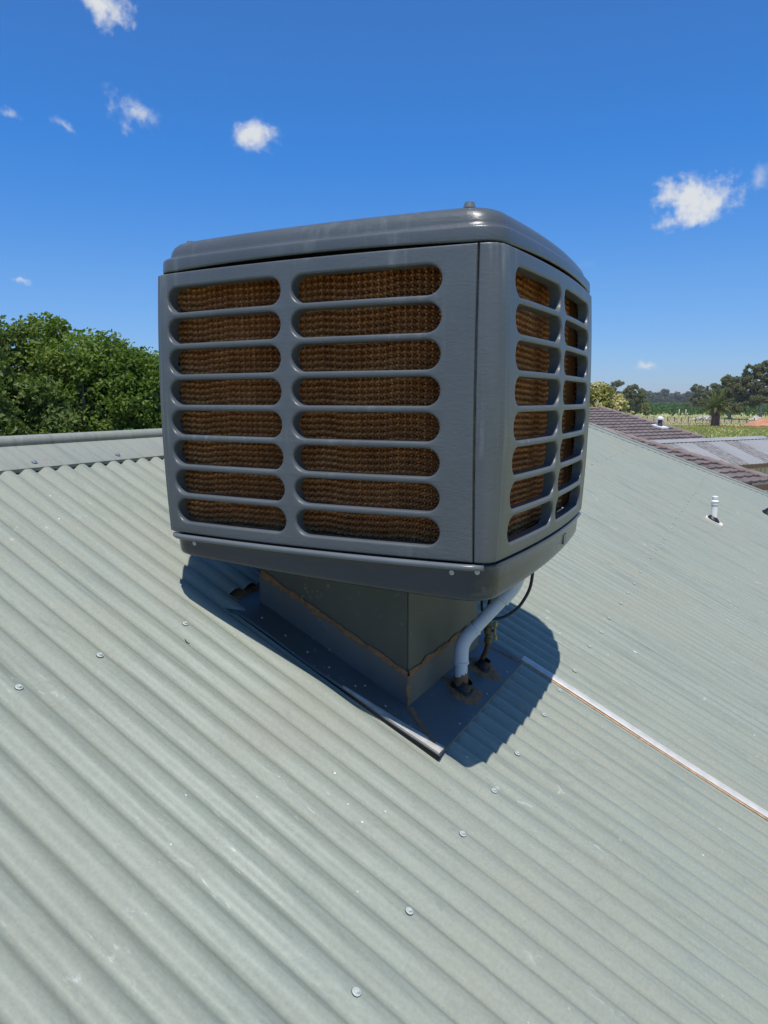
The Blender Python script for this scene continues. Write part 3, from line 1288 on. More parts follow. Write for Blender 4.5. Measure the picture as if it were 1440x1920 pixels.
# ================================================================== DUCT, FLASHING, PIPES UNDER THE COOLER
DX0, DX1, DY0, DY1 = -1.388, -0.866, 1.866, 2.470
duct = empty('roof_duct', (-1.127, 2.168, RZ(-1.127)), 'square olive grey sheet metal duct rising from the roof under the cooler', 'duct')
duct_corners = [(DX0, DY0), (DX1, DY0), (DX1, DY1), (DX0, DY1)]
vs, fs = [], []
for x, y in duct_corners:
    vs += [(x, y, RZ(x) - .02), (x, y, 4.5550)]
for k in range(4):
    k2 = (k + 1) % 4
    fs.append((2 * k, 2 * k2, 2 * k2 + 1, 2 * k + 1))
o = add('duct_wall', vs, fs, M['duct'], duct, False)
bm = bmesh.new()
bm.from_mesh(o.data)
bmesh.ops.bevel(bm, geom=[e for e in bm.edges if abs((e.verts[0].co - e.verts[1].co).normalized().z) > .99], offset=0.004, segments=2, affect='EDGES')
bm.to_mesh(o.data)
bm.free()
# upstand collar, a little proud of the duct
g = 0.004
vs, fs = [], []
cc = [(DX0 - g, DY0 - g), (DX1 + g, DY0 - g), (DX1 + g, DY1 + g), (DX0 - g, DY1 + g)]
for x, y in cc:
    vs += [(x, y, RZ(x) - .01), (x, y, RZ(x) + 0.098)]
for x, y in duct_corners:
    vs += [(x, y, RZ(x) + 0.100)]
for k in range(4):
    k2 = (k + 1) % 4
    fs.append((2 * k, 2 * k2, 2 * k2 + 1, 2 * k + 1))
    fs.append((2 * k + 1, 2 * k2 + 1, 8 + k2, 8 + k))
add('flashing_collar', vs, fs, M['flash'], duct, False)

# apron: a bent sheet over the corrugations
AX0, AX1, AY0, AY1 = -1.60, -0.718, 1.742, 2.572
rga = np.random.default_rng(8)
xs_ = np.concatenate([np.linspace(AX0, -1.36, 8), np.linspace(-1.34, AX1, 30)])
ys_ = np.concatenate([[AY0 - .0015, AY0], np.linspace(AY0 + .006, AY1 - .006, 26), [AY1, AY1 + .0015]])


def apron_off(x, y):
    t_ = min(max((x + 1.47) / 0.10, 0), 1)
    o_ = -0.020 + 0.025 * t_ * t_ * (3 - 2 * t_)
    # the front edge lifts towards the lower corner
    l = max(0.0, (x + 1.12) / 0.40) * max(0.0, 1 - (y - AY0) / 0.10)
    o_ += 0.011 * min(l, 1.0)
    o_ += 0.0012 * math.sin(x * 23 + y * 5) * math.sin(y * 17)
    return o_


vs, fs = [], []
for x in xs_:
    for j, y in enumerate(ys_):
        d = apron_off(x, y)
        if j in (0, len(ys_) - 1):
            d -= 0.007
        if x > AX1 - .001:
            d += 0.0
        vs.append(RP(x, y, d))
nyp = len(ys_)
for i in range(len(xs_) - 1):
    for j in range(nyp - 1):
        q = (xs_[i] + xs_[i + 1]) / 2, (ys_[j] + ys_[j + 1]) / 2
        if DX0 + .01 < q[0] < DX1 - .03 and DY0 + .03 < q[1] < DY1 - .03:
            continue
        fs.append((i * nyp + j, (i + 1) * nyp + j, (i + 1) * nyp + j + 1, i * nyp + j + 1))
# lower lip turned down onto the crests
b0 = (len(xs_) - 1) * nyp
base = len(vs)
for j, y in enumerate(ys_):
    vs.append(RP(AX1 + .003, y, 0.0008 if y > AY0 + .08 else apron_off(AX1, y) - .006))
for j in range(nyp - 1):
    fs.append((b0 + j, base + j, base + j + 1, b0 + j + 1))
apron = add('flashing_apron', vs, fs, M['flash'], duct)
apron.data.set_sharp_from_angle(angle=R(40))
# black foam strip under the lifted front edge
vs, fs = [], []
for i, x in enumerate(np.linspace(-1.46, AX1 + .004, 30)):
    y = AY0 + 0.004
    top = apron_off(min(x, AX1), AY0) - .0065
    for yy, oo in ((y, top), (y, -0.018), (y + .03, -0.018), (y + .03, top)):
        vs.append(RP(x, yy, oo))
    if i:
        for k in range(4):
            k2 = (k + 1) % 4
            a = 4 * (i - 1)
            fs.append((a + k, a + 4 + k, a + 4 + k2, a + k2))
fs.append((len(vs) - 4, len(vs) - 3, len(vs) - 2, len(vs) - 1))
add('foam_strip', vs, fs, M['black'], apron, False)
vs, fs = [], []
lipx = np.linspace(-1.02, AX1 - .002, 24)  # pale overlay on the apron edge; sunlight put into its colour and taper
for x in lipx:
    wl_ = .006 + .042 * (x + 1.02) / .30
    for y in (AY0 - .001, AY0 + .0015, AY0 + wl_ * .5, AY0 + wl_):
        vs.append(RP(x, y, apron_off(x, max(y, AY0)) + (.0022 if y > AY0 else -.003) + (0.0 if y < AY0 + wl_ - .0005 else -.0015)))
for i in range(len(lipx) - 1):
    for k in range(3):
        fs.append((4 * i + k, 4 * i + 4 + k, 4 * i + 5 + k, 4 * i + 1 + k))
add('lit_flashing_wedge', vs, fs, simple('sunlit_flashing_tone', (.40, .38, .34), .7, 0, .3, 25), apron, label='pale wedge of painted sunlight on the flashing front edge')
rivet = MB().lathe([(0.0032, 0), (0.0030, 0.0009), (0.0015, 0.0016)], 10).mesh('rivet', True)
rivet.materials.append(M['zinc'])
for x, y in ((-1.335, 1.79), (-1.245, 1.785), (-1.165, 1.785), (-1.09, 1.785), (-0.985, 1.815), (-1.0, 1.782), (-0.905, 1.79), (-0.735, 1.95), (-0.735, 2.2), (-0.735, 2.42)):
    place_screw(rivet, x, y, apron_off(x, y) + .0005, apron, 'rivet')


# smeared sealant
def smear(name, pts, width, normal, parent, seed, thick=0.0035, off=0.0):
    """wavy-edged bead following 3-D points"""
    rg = np.random.default_rng(seed)
    pts = [Vector(p) for p in pts]
    seglen = [(b - a).length for a, b in zip(pts, pts[1:])]
    total = sum(seglen)
    n = max(8, int(total / 0.008))
    vs, fs = [], []
    wa = np.convolve(rg.normal(size=n + 9), np.ones(5) / 5, 'same')[4:4 + n + 1]
    wb = np.convolve(rg.normal(size=n + 9), np.ones(5) / 5, 'same')[4:4 + n + 1]
    for i in range(n + 1):
        s = total * i / n
        k = 0
        while k < len(seglen) - 1 and s > seglen[k]:
            s -= seglen[k]
            k += 1
        p = pts[k].lerp(pts[k + 1], min(1, s / seglen[k]))
        tg = (pts[k + 1] - pts[k]).normalized()
        nn = Vector(normal)
        side = tg.cross(nn).normalized()
        a = width * (0.5 + 0.32 * wa[i])
        b = width * (0.5 + 0.32 * wb[i])
        th = thick * (1 + 0.3 * rg.normal())
        vs += [p + side * a + nn * (off - .001), p + side * a * .6 + nn * (off + th * .8), p + nn * (off + th), p - side * b * .6 + nn * (off + th * .7), p - side * b + nn * (off - .001)]
        if i:
            q = 5 * (i - 1)
            for m_ in range(4):
                fs.append((q + m_, q + 5 + m_, q + 6 + m_, q + 1 + m_))
    return add(name, vs, fs, M['sealant'], parent)


hc = 0.098
xs_ = np.linspace(DX0, DX1, 14)
smear('sealant_bead', [(x, DY0 - g, RZ(x) + hc + .003) for x in xs_], 0.021, (0, -1, 0), duct, 1, 0.0016)
smear('sealant_bead', [(DX1 + g, y, RZ(DX1) + hc + .003) for y in np.linspace(DY0, DY1, 12)], 0.021, (1, 0, 0), duct, 2, 0.0016)
smear('sealant_bead', [(DX1 + g * .7, DY0 - g * .7, RZ(DX1) + z) for z in np.linspace(0.098, 0.004, 6)], 0.011, Vector((.707, -.707, 0)), duct, 3, 0.0015)
smear('sealant_bead', [RP(DX1 + .004 + t_ * .115, DY0 - .006 - t_ * .09, apron_off(DX1 + t_ * .115, DY0 - t_ * .09) + .001) for t_ in np.linspace(0, 1, 8)], 0.026,
      n1, duct, 4, 0.0015)
smear('sealant_bead', [RP(DX1 - .02 + t_ * .16, DY1 + .03 + t_ * .055, 0.0055) for t_ in np.linspace(0, 1, 8)], 0.020, n1, duct, 5, 0.0015)
smear('sealant_bead', [RP(-1.46, y, -.016) for y in np.linspace(1.79, 2.1, 9)], 0.05, n1, duct, 6, 0.002)


def blob(name, x, y, rx, ry, parent, seed, th=0.004, mat='sealant'):
    rg = np.random.default_rng(seed)
    n, nr = 40, 6
    ph = rg.uniform(0, TAU, 5)
    vs, fs = [], []
    for i in range(nr + 1):
        f = i / nr
        for k in range(n):
            a = TAU * k / n
            r = 1 + 0.10 * math.sin(3 * a + ph[0]) + 0.07 * math.sin(5 * a + ph[1]) + 0.05 * math.sin(9 * a + ph[2])
            px, py = x + rx * f * r * math.cos(a), y + ry * f * r * math.sin(a)
            z = 0.0055 + th * (1 - f ** 3) * (1 + .25 * rg.normal() * (f < .95)) - (0.002 if i == nr else 0)
            vs.append(RP(px, py, z))
    for i in range(nr):
        for k in range(n):
            k2 = (k + 1) % n
            fs.append((i * n + k, i * n + k2, (i + 1) * n + k2, (i + 1) * n + k))
    return add(name, vs, fs, M[mat], parent)


def boot(x, y, r, parent, h=0.024):
    """rubber boot: pinched collar on the apron"""
    c = RP(x, y, 0.006)
    mb = MB()
    seg = 28
    prof = [(1.62, 0.002), (1.66, 0.008), (1.48, 0.011), (1.44, 0.007), (1.30, 0.010), (1.25, 0.020), (1.12, 0.026), (1.02, h + .012)]
    vs, fs = [], []
    for pr_, hh_ in prof:
        for k in range(seg):
            a = TAU * k / seg
            sq = 1.0 if pr_ < 1.2 else 1.0 / max(abs(math.cos(a)), abs(math.sin(a))) ** 0.45
            vs.append(c + Vector((CS, 0, -SN)) * (r * pr_ * sq * math.cos(a)) + Vector((0, 1, 0)) * (r * pr_ * sq * .85 * math.sin(a)) + n1 * hh_)
    for i in range(len(prof) - 1):
        for k in range(seg):
            k2 = (k + 1) % seg
            fs.append((i * seg + k, i * seg + k2, (i + 1) * seg + k2, (i + 1) * seg + k))
    return add('rubber_boot', vs, fs, M['black'], parent)


# drain pipe
dp = empty('drain_pipe', RP(-0.798, 2.128), 'pale grey plastic drain pipe bending from the flashing up to the tray', 'pipe')
PB = RP(-0.798, 2.128)
P1 = Vector((-0.798, 2.128, 4.226))
P2 = Vector((-0.655, 2.225, 4.408))
P3 = Vector((-0.628, 2.243, 4.530))
rp = 0.0208


def arc_pts(a, b, c, r, n=7):
    """rounded corner at b"""
    u = (a - b).normalized()
    w = (c - b).normalized()
    p, q = b + u * r, b + w * r
    return [p * (1 - t_) ** 2 + b * 2 * t_ * (1 - t_) + q * t_ * t_ for t_ in np.linspace(0, 1, n)]


e1 = arc_pts(PB, P1, P2, 0.034)
e2 = arc_pts(P1, P2, P3, 0.034)
MB().tube([PB, e1[0] - Vector((0, 0, .02))], rp, 24).build('pipe', M['pvc'], dp, True, 40)
MB().tube([e1[0] - Vector((0, 0, .036))] + e1 + [e1[-1] + (P2 - P1).normalized() * .030], rp * 1.13, 24).build('elbow', M['pvc'], dp, True, 40)
MB().tube([e1[-1] + (P2 - P1).normalized() * .024, e2[0] - (P2 - P1).normalized() * .02], rp, 24).build('pipe', M['pvc'], dp, True, 40)
MB().tube([e2[0] - (P2 - P1).normalized() * .03] + e2 + [P3], rp * 1.13, 24).build('elbow', M['pvc'], dp, True, 40)
ax_ = (P2 - P1).normalized()
for c_, d_ in ((e1[0] - Vector((0, 0, .036)), Vector((0, 0, 1))), (e1[-1] + ax_ * .022, ax_), (e2[0] - ax_ * .03, ax_)):
    MB().lathe([(rp * 1.13, 0), (rp * 1.22, .001), (rp * 1.22, .008), (rp * 1.13, .0095)], 24, c_, d_).build('socket_ring', M['pvc'], dp, True, 40)
boot(-0.798, 2.128, 0.0225, dp)
blob('sealant_smear', -0.792, 2.128, 0.068, 0.070, dp, 21)
rgs = np.random.default_rng(4)
vs, fs = [], []
n = 30
for i in range(4):
    for k in range(n):
        a = TAU * k / n
        hgt = (0.012, 0.03, 0.05, 0.058 + 0.012 * math.sin(a + 1.0) + 0.004 * rgs.normal())[i]
        rr = (rp + .003, rp + .0026, rp + .0022, rp + .0004)[i]
        vs.append(PB + Vector((rr * math.cos(a), rr * math.sin(a), hgt)))
for i in range(3):
    for k in range(n):
        k2 = (k + 1) % n
        fs.append((i * n + k, i * n + k2, (i + 1) * n + k2, (i + 1) * n + k))
add('sealant_sleeve', vs, fs, M['sealant'], dp)

# water supply with brass valve
wp = empty('water_pipe', RP(-0.802, 2.335), 'thin grimy water pipe with brass tap valve behind the drain pipe', 'pipe')
WB = RP(-0.802, 2.335)
wpts = [WB, WB + Vector((.002, 0, .035)), WB + Vector((.014, .004, .062)), WB + Vector((.020, .006, .085)), WB + Vector((.021, .007, .10))]
MB().tube(wpts, [0.011, 0.009, 0.0085, 0.0085, 0.0085], 14).build('supply_pipe', M['bronze'], wp, True, 40)
vb_ = WB + Vector((.021, .007, .098))
MB().lathe([(0.012, 0), (0.0135, 0.004), (0.0135, 0.016), (0.0105, 0.019), (0.0100, 0.028), (0.0145, 0.034), (0.0155, 0.046), (0.0140, 0.058), (0.0105, 0.062), (0.0115, 0.066), (0.0115, 0.080), (0.008, 0.084)], 12, vb_).build('valve_body', M['brass'], wp, True, 30)
stem = vb_ + Vector((0.0, 0.0, 0.046))
rt = Vector((.89, -.10, 0)).normalized()
MB().tube([stem, stem + rt * .026], 0.0052, 10).build('valve_stem', M['brass'], wp, True, 40)
hb = stem + rt * .026
mbh = MB()
mbh.tube([hb + Vector((0, 0, -.026)), hb + Vector((0, 0, .030))], 0.0035, 8)
mbh.box((hb.x - .006, hb.y - .009, hb.z + .014), (hb.x + .006, hb.y + .009, hb.z + .033), .002)
mbh.box((hb.x - .006, hb.y - .008, hb.z - .033), (hb.x + .006, hb.y + .008, hb.z - .015), .002)
mbh.build('valve_handle', M['brassy'], wp)
top = vb_ + Vector((0, 0, .08))
MB().tube([top, top + Vector((.004, -.004, .05)), top + Vector((.012, -.012, .12)), Vector((-.745, 2.31, 4.540))], 0.0075, 12).build('riser_hose', M['black'], wp, True)
boot(-0.802, 2.335, 0.0175, wp)
blob('sealant_smear', -0.794, 2.338, 0.066, 0.062, wp, 22)

# black cable looping out from under the tray
cb_ = empty('power_cable', (-0.66, 2.46, 4.50), 'black cable looping out from under the cooler tray', 'cable')
kp = [Vector(p) for p in ((-0.690, 2.50, 4.540), (-0.668, 2.475, 4.43), (-0.664, 2.46, 4.385), (-0.672, 2.45, 4.335), (-0.700, 2.435, 4.280), (-0.735, 2.42, 4.248), (-0.765, 2.405, 4.235),
                          (-0.80, 2.385, 4.238), (-0.81, 2.36, 4.275), (-0.80, 2.33, 4.34), (-0.79, 2.32, 4.42), (-0.785, 2.315, 4.540))]


def catmull(pts, n=6):
    out = []
    for i in range(len(pts) - 1):
        a, b, c, d = pts[max(i - 1, 0)], pts[i], pts[i + 1], pts[min(i + 2, len(pts) - 1)]
        for k in range(n):
            t_ = k / n
            out.append(0.5 * ((2 * b) + (c - a) * t_ + (2 * a - 5 * b + 4 * c - d) * t_ ** 2 + (3 * b - a - 3 * c + d) * t_ ** 3))
    return out + [pts[-1]]


MB().tube(catmull(kp), 0.0056, 12).build('cable_sheath', M['cable'], cb_, True)
wr = [Vector(p) for p in ((-0.755, 2.24, 4.540), (-0.752, 2.245, 4.44), (-0.760, 2.26, 4.39), (-0.775, 2.29, 4.34))]
MB().tube(catmull(wr), 0.0042, 8).build('earth_wire', M['pink'], cb_, True)

# ================================================================== SMALL THINGS ON THE ROOF
vp = empty('vent_pipe', RP(-0.306, 7.68), 'white plastic vent pipe with slotted cap standing on the green roof', 'vent pipe')
B0 = RP(-0.306, 7.68)


def roof_box(x, y, lx, ly, o0, o1):
    q = []
    for o_ in (o0, o1):
        for dy in (-ly / 2, ly / 2):
            for dx in (-lx / 2, lx / 2):
                q.append(RP(x, y + dy, o_) + Vector((CS, 0, -SN)) * dx)
    return q, [(0, 2, 3, 1), (4, 5, 7, 6), (0, 1, 5, 4), (2, 6, 7, 3), (0, 4, 6, 2), (1, 3, 7, 5)]


def vent_base(x, y, parent, mat='cream'):
    MB().put(*roof_box(x, y, 0.17, 0.15, -0.012, 0.012)).build('flashing_plate', M[mat], parent)
    vs, fs = [], []
    seg = 24
    for pr_, hh_ in ((0.062, 0.012), (0.058, 0.024), (0.050, 0.036), (0.040, 0.044), (0.034, 0.052)):
        for k in range(seg):
            a = TAU * k / seg
            vs.append(RP(x, y, 0) + Vector((CS, 0, -SN)) * (pr_ * math.cos(a)) + Vector((0, pr_ * math.sin(a), 0)) + Vector((0, 0, 1)) * hh_)
    for i in range(4):
        for k in range(seg):
            k2 = (k + 1) % seg
            fs.append((i * seg + k, i * seg + k2, (i + 1) * seg + k2, (i + 1) * seg + k))
    add('rubber_boot', vs, fs, M['black'], parent)


vent_base(-0.306, 7.68, vp)
MB().tube([B0, B0 + Vector((0, 0, .205))], 0.029, 20).build('pipe', M['whitepvc'], vp, True, 40)
cbz = B0 + Vector((0, 0, .160))
MB().lathe([(0.030, 0.0), (0.033, 0.002), (0.033, 0.030), (0.036, 0.034), (0.036, 0.039), (0.028, 0.049), (0.025, 0.052)], 20, cbz).build('cap_socket', M['whitepvc'], vp, True, 40)
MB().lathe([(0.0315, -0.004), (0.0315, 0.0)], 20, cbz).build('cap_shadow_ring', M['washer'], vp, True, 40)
mbv = MB()
for k in range(8):
    a = TAU * k / 8
    p = cbz + Vector((.023 * math.cos(a), .023 * math.sin(a), .048))
    mbv.tube([p, p + Vector((0, 0, .034))], 0.0044, 6)
mbv.build('cap_bars', M['whitepvc'], vp, True)
MB().lathe([(0.026, 0.078), (0.028, 0.081), (0.026, 0.087), (0.012, 0.090)], 20, cbz).build('cap_top', M['whitepvc'], vp, True, 40)

dv = empty('vent_shadow', RP(0.262, 10.2), 'dark cone in place of the shadow of another vent on the green roof at the right picture edge', 'vent shadow')  # dark cone and stub put where the shadow of another vent falls
vs, fs = [], []
seg = 24
for pr_, hh_ in ((0.14, 0.0), (0.135, 0.015), (0.11, 0.035), (0.09, 0.06), (0.075, 0.075)):
    for k in range(seg):
        a = TAU * k / seg
        vs.append(RP(0.262, 10.2, 0) + Vector((CS, 0, -SN)) * (pr_ * math.cos(a)) + Vector((0, pr_ * math.sin(a), 0)) + Vector((0, 0, 1)) * hh_)
for i in range(4):
    for k in range(seg):
        k2 = (k + 1) % seg
        fs.append((i * seg + k, i * seg + k2, (i + 1) * seg + k2, (i + 1) * seg + k))
add('shadow_cone', vs, fs, M['black'], dv)
MB().tube([RP(0.262, 10.2), RP(0.262, 10.2) + Vector((0, 0, .09))], 0.07, 16).build('shadow_stub', M['flash'], dv, True, 40)


def debris(name, label, cat, x, y, ln, wd, ang, mat, th=0.002):
    vs, fs = [], []
    d = Vector((CS * math.cos(ang), math.sin(ang), -SN * math.cos(ang)))
    s = n1.cross(d)
    base = RP(x, y, corr(y) + .003)
    for i in range(7):
        t_ = i / 6 - .5
        w = wd * math.sqrt(max(0, 1 - (2 * t_) ** 2)) + wd * .06
        c = base + d * (t_ * ln) + n1 * (0.004 * (2 * t_) ** 2)
        for z in (0, th):
            vs += [c - s * w + n1 * z, c + s * w + n1 * z]
    for i in range(6):
        a = 4 * i
        fs += [(a, a + 4, a + 5, a + 1), (a + 2, a + 3, a + 7, a + 6), (a, a + 2, a + 6, a + 4), (a + 1, a + 5, a + 7, a + 3)]
    o = add(name, vs, fs, mat, None, True)
    tag(o, label, cat)


debris('dry_leaf', 'small pale dry leaf lying on the green roof right of the shadow', 'leaf', -0.414, 3.342, 0.055, 0.008, 1.0, M['leafdry'])
debris('twig', 'tiny dark twig lying on the roof left of the duct', 'twig', -1.362, 1.484, 0.022, 0.0013, -0.1, M['twig'])
# ================================================================== TREES
def rand_unit(rg, n):
    v = rg.normal(size=(n, 3))
    return v / np.linalg.norm(v, axis=1)[:, None]


def leaf_quads(centres, size, rg, up=0.35, long=1.5):
    """bent diamond leaves: 4 verts, 2 triangles each"""
    n = len(centres)
    nrm = rand_unit(rg, n) + np.array([0, 0, up])
    nrm /= np.linalg.norm(nrm, axis=1)[:, None]
    t = np.cross(nrm, rand_unit(rg, n))
    t /= np.linalg.norm(t, axis=1)[:, None] + 1e-9
    b = np.cross(nrm, t)
    s = size * rg.uniform(0.6, 1.3, n)[:, None]
    fold = nrm * s * 0.22
    V = np.stack([centres - t * s * long * .5, centres + b * s * .5 + fold, centres + t * s * long * .5, centres - b * s * .5 + fold], 1).reshape(-1, 3)
    i = np.arange(n)[:, None] * 4
    F = np.concatenate([i + np.array([[0, 1, 2]]), i + np.array([[0, 2, 3]])])
    return V, F


def crown_points(blobs, n_clump, n_leaf, rg, clump_r, shell=0.72):
    """blobs: (cx,cy,cz,rx,ry,rz); clumps spread through the outer volume, leaves round each clump"""
    w = np.array([b[3] * b[4] * b[5] for b in blobs]) ** .7
    w /= w.sum()
    pick = rg.choice(len(blobs), n_clump, p=w)
    d = rand_unit(rg, n_clump)
    rr = rg.uniform(shell ** 3, 1.0, n_clump) ** (1 / 3)
    B = np.array(blobs)[pick]
    C = B[:, :3] + d * rr[:, None] * B[:, 3:]
    m = n_leaf // n_clump
    D = rand_unit(rg, n_clump * m) * (rg.uniform(0.15, 1, n_clump * m) ** .6)[:, None]
    cr = clump_r * rg.uniform(.6, 1.35, n_clump)
    P = np.repeat(C, m, 0) + D * np.repeat(cr, m)[:, None] * np.array([1, 1, .72])
    return P, C


def limbs(mb, base, fork, tips, r0, rg, seg=8):
    base, fork = Vector(base), Vector(fork)
    mid = base.lerp(fork, .5) + Vector((rg.normal() * r0 * .5, rg.normal() * r0 * .5, 0))
    mb.tube([base, base + Vector((0, 0, r0 * .6)), mid, fork], [r0 * 1.35, r0 * 1.05, r0 * .85, r0 * .68], seg)
    for tp in tips:
        tp = Vector(tp)
        k = fork.lerp(tp, .5) + Vector((rg.normal(), rg.normal(), rg.normal())) * (tp - fork).length * .09
        mb.tube([fork - Vector((0, 0, r0 * .3)), fork.lerp(k, .5), k, tp], [r0 * .5, r0 * .42, r0 * .28, r0 * .07], 6)


def tree(name, label, base, blobs, n_clump, n_leaf, leaf, clump_r, seed, leafmat, barkmat, r0, group=None, shell=.72, up=.35, long=1.5, fork=.4, ntips=9, cat='tree'):
    rg = np.random.default_rng(seed)
    base = Vector(base)
    wb = [(base.x + b[0], base.y + b[1], base.z + b[2], b[3], b[4], b[5]) for b in blobs]
    P, C = crown_points(wb, n_clump, n_leaf, rg, clump_r, shell)
    V, F = leaf_quads(P, leaf, rg, up, long)
    root = empty(name, base, label, cat, group)
    add('crown', V, F, M[leafmat], root, False)
    zt = max(b[2] + b[5] for b in wb) - base.z
    cxy = np.mean([[b[0], b[1]] for b in wb], 0)
    fk = (base.x * .5 + cxy[0] * .5, base.y * .5 + cxy[1] * .5, base.z + zt * fork)
    mb = MB()
    limbs(mb, base, fk, C[rg.choice(len(C), ntips, replace=False)], r0, rg)
    mb.build('trunk', M[barkmat], root, True)
    return root


# three broad-leaved trees behind the ridge, left
tp = bearing(-50.3, 14.5, .16)
tree('broadleaf_tree', 'big leafy green tree behind the ridge, rounded top in the middle of the group', tp,
     [(0, 0, 4.65, 1.75, 1.75, 1.6), (-.8, -.5, 4.1, 1.5, 1.5, 1.5), (.9, .6, 4.1, 1.4, 1.4, 1.6), (.2, -.9, 3.2, 1.8, 1.3, 1.4), (.6, .2, 2.4, 1.8, 1.8, 1.2), (1.3, .9, 4.6, 1.1, 1.1, 1.15), (.2, .3, 3.6, 1.6, 1.6, 1.4)],
     1000, 160000, 0.062, 0.33, 31, 'leaf', 'bark', .2, 'leafy trees behind the ridge', .2, .5)
tp = bearing(-56.8, 13.6, .16)
tree('broadleaf_tree', 'leafy green tree cut by the left picture edge, paler lower boughs', tp,
     [(0, 0, 4.6, 1.5, 1.5, 1.6), (.7, .4, 4.0, 1.2, 1.2, 1.3), (-1.1, -.4, 4.3, 1.5, 1.5, 1.6), (.5, -.6, 2.9, 1.4, 1.4, 1.2), (0, 0, 2.2, 1.6, 1.6, 1.2)],
     800, 128000, 0.062, 0.33, 32, 'leaf2', 'bark', .18, 'leafy trees behind the ridge', .2, .5)
tp = bearing(-44.9, 15.6, .05)
tree('broadleaf_tree', 'lower leafy green tree partly hidden behind the left side of the cooler', tp,
     [(-.3, 0, 4.45, 1.2, 1.2, 1.45), (.75, .3, 4.1, 1.3, 1.3, 1.4), (-.5, -.2, 3.2, 1.4, 1.4, 1.3), (.5, -.4, 2.8, 1.5, 1.5, 1.3), (1.9, .8, 3.7, 1.3, 1.3, 1.4)],
     850, 136000, 0.062, 0.32, 33, 'leaf', 'bark', .17, 'leafy trees behind the ridge', .2, .5)

# flowering tree behind the tiled roof
tp = bearing(-10.9, 46)
fl = tree('flowering_tree', 'pale yellow blossoming tree behind the brown tiled roof', tp,
          [(0, 0, 4.5, 1.5, 1.5, 1.35), (-1.3, 0, 4.3, 1.1, 1.1, 1.1), (.9, 0, 4.0, 1.1, 1.1, 1.1), (0, 0, 3.2, 2.0, 1.6, 1.4), (1.6, -.3, 3.2, 1.0, 1.0, .9)],
          200, 12000, 0.13, 0.42, 41, 'bloomleaf', 'bark', .12)
rg = np.random.default_rng(42)
wb = [(tp.x + x, tp.y + y, z, r, r2, r3) for x, y, z, r, r2, r3 in ((0, 0, 4.5, 1.6, 1.6, 1.5), (-1.3, 0, 4.3, 1.2, 1.2, 1.2), (.9, 0, 4.0, 1.2, 1.2, 1.2), (.2, 0, 3.2, 2.0, 1.7, 1.4),
                                                                   (1.7, -.3, 3.1, 1.1, 1.1, 1.0), (.05, 0, 5.5, .5, .5, .6))]
P, C = crown_points(wb, 420, 420 * 40, rg, 0.21, .88)
V, F = leaf_quads(P, 0.12, rg, .6, 1.1)
add('blossom', V, F, M['bloom'], fl, False)

# round dark tree and a taller gum beside it
tp = bearing(-8.2, 232)
tree('round_tree', 'round dark grey-green tree beside the vineyard', tp,
     [(0, 0, 6.4, 3.0, 3.0, 2.6), (-.9, 0, 4.6, 2.4, 2.4, 2.2), (1.3, 0, 4.4, 2.4, 2.4, 2.0), (.2, 0, 2.6, 2.0, 2.0, 1.8)], 130, 17000, .27, .8, 51, 'gum', 'bark', .35)
tp = bearing(-9.55, 330)
tree('gum_tree', 'slender gum tree rising just left of the round dark tree', tp,
     [(0, 0, 10.6, 2.3, 2.3, 1.5), (1.6, 0, 11.6, 1.8, 1.8, 1.0), (-1.5, 0, 8.6, 2.1, 2.1, 1.7), (.5, 0, 6.0, 2.8, 2.8, 2.2), (1.5, 0, 3.5, 3.0, 3.0, 2.4)], 90, 11000, .32, .9, 52, 'gum', 'gumbark', .3,
     shell=.5)
tp = bearing(-7.35, 215)
tree('sapling', 'small yellowish sapling at the right foot of the round dark tree', tp,
     [(0, 0, 3.2, .9, .9, 1.2), (.2, 0, 1.6, .8, .8, 1.0)], 30, 1200, .26, .4, 53, 'bloomleaf', 'bark', .08)

# gums on the right
BIG = [
    (0.2, 200, 'tall spreading gum tree at the right edge, the highest of the grove',
     [(-2.4, 0, 11.8, 2.8, 2.8, 1.7), (.6, 0, 12.6, 2.8, 2.8, 1.6), (4, 0, 12, 3, 3, 2.0), (-4.4, 0, 9.6, 2.4, 2.4, 1.9), (-1.6, 0, 9.4, 3.4, 3.2, 2.2), (-3.6, 0, 6.8, 3.0, 2.6, 2.2), (2, 0, 8.4, 3.4, 3, 2.6),
      (-1, 0, 5.2, 3.4, 3, 2.0), (4, 0, 5.6, 3, 3, 2.2), (-4.2, 0, 3.4, 2.6, 2.4, 1.6)], 61),
    (-1.75, 206, 'darker gum tree with drooping foliage behind the right side of the palm',
     [(-.9, 0, 9.3, 1.5, 1.6, 1.5), (.8, 0, 8.6, 2.3, 2.3, 1.8), (-.3, 0, 6.6, 2.4, 2.6, 2.0), (1.6, 0, 5.4, 2.6, 2.4, 2.2), (.2, 0, 3.6, 2.5, 2.3, 1.9)], 62),
    (-3.5, 330, 'broad gum tree behind the left side of the palm',
     [(-2.8, 0, 9.2, 2.2, 2.2, 1.6), (-.4, 0, 8.2, 3.2, 3.0, 2.0), (3.2, 0, 6.8, 3.2, 3.0, 2.0), (-1.6, 0, 5.2, 3.4, 3.2, 2.4), (2.4, 0, 3.6, 3.8, 3.4, 2.4), (-3.8, 0, 3.4, 2.8, 2.8, 2)], 63),
    (-2.35, 300, 'thin gum tree with a flat top behind the palm crown',
     [(-2.5, 0, 9.8, 1.2, 1.2, .6), (.3, 0, 9.0, 2.2, 1.8, 1.0), (.4, 0, 6.6, 2.6, 2.4, 2.0), (-.8, 0, 4.2, 2.6, 2.2, 2.0)], 64),
]
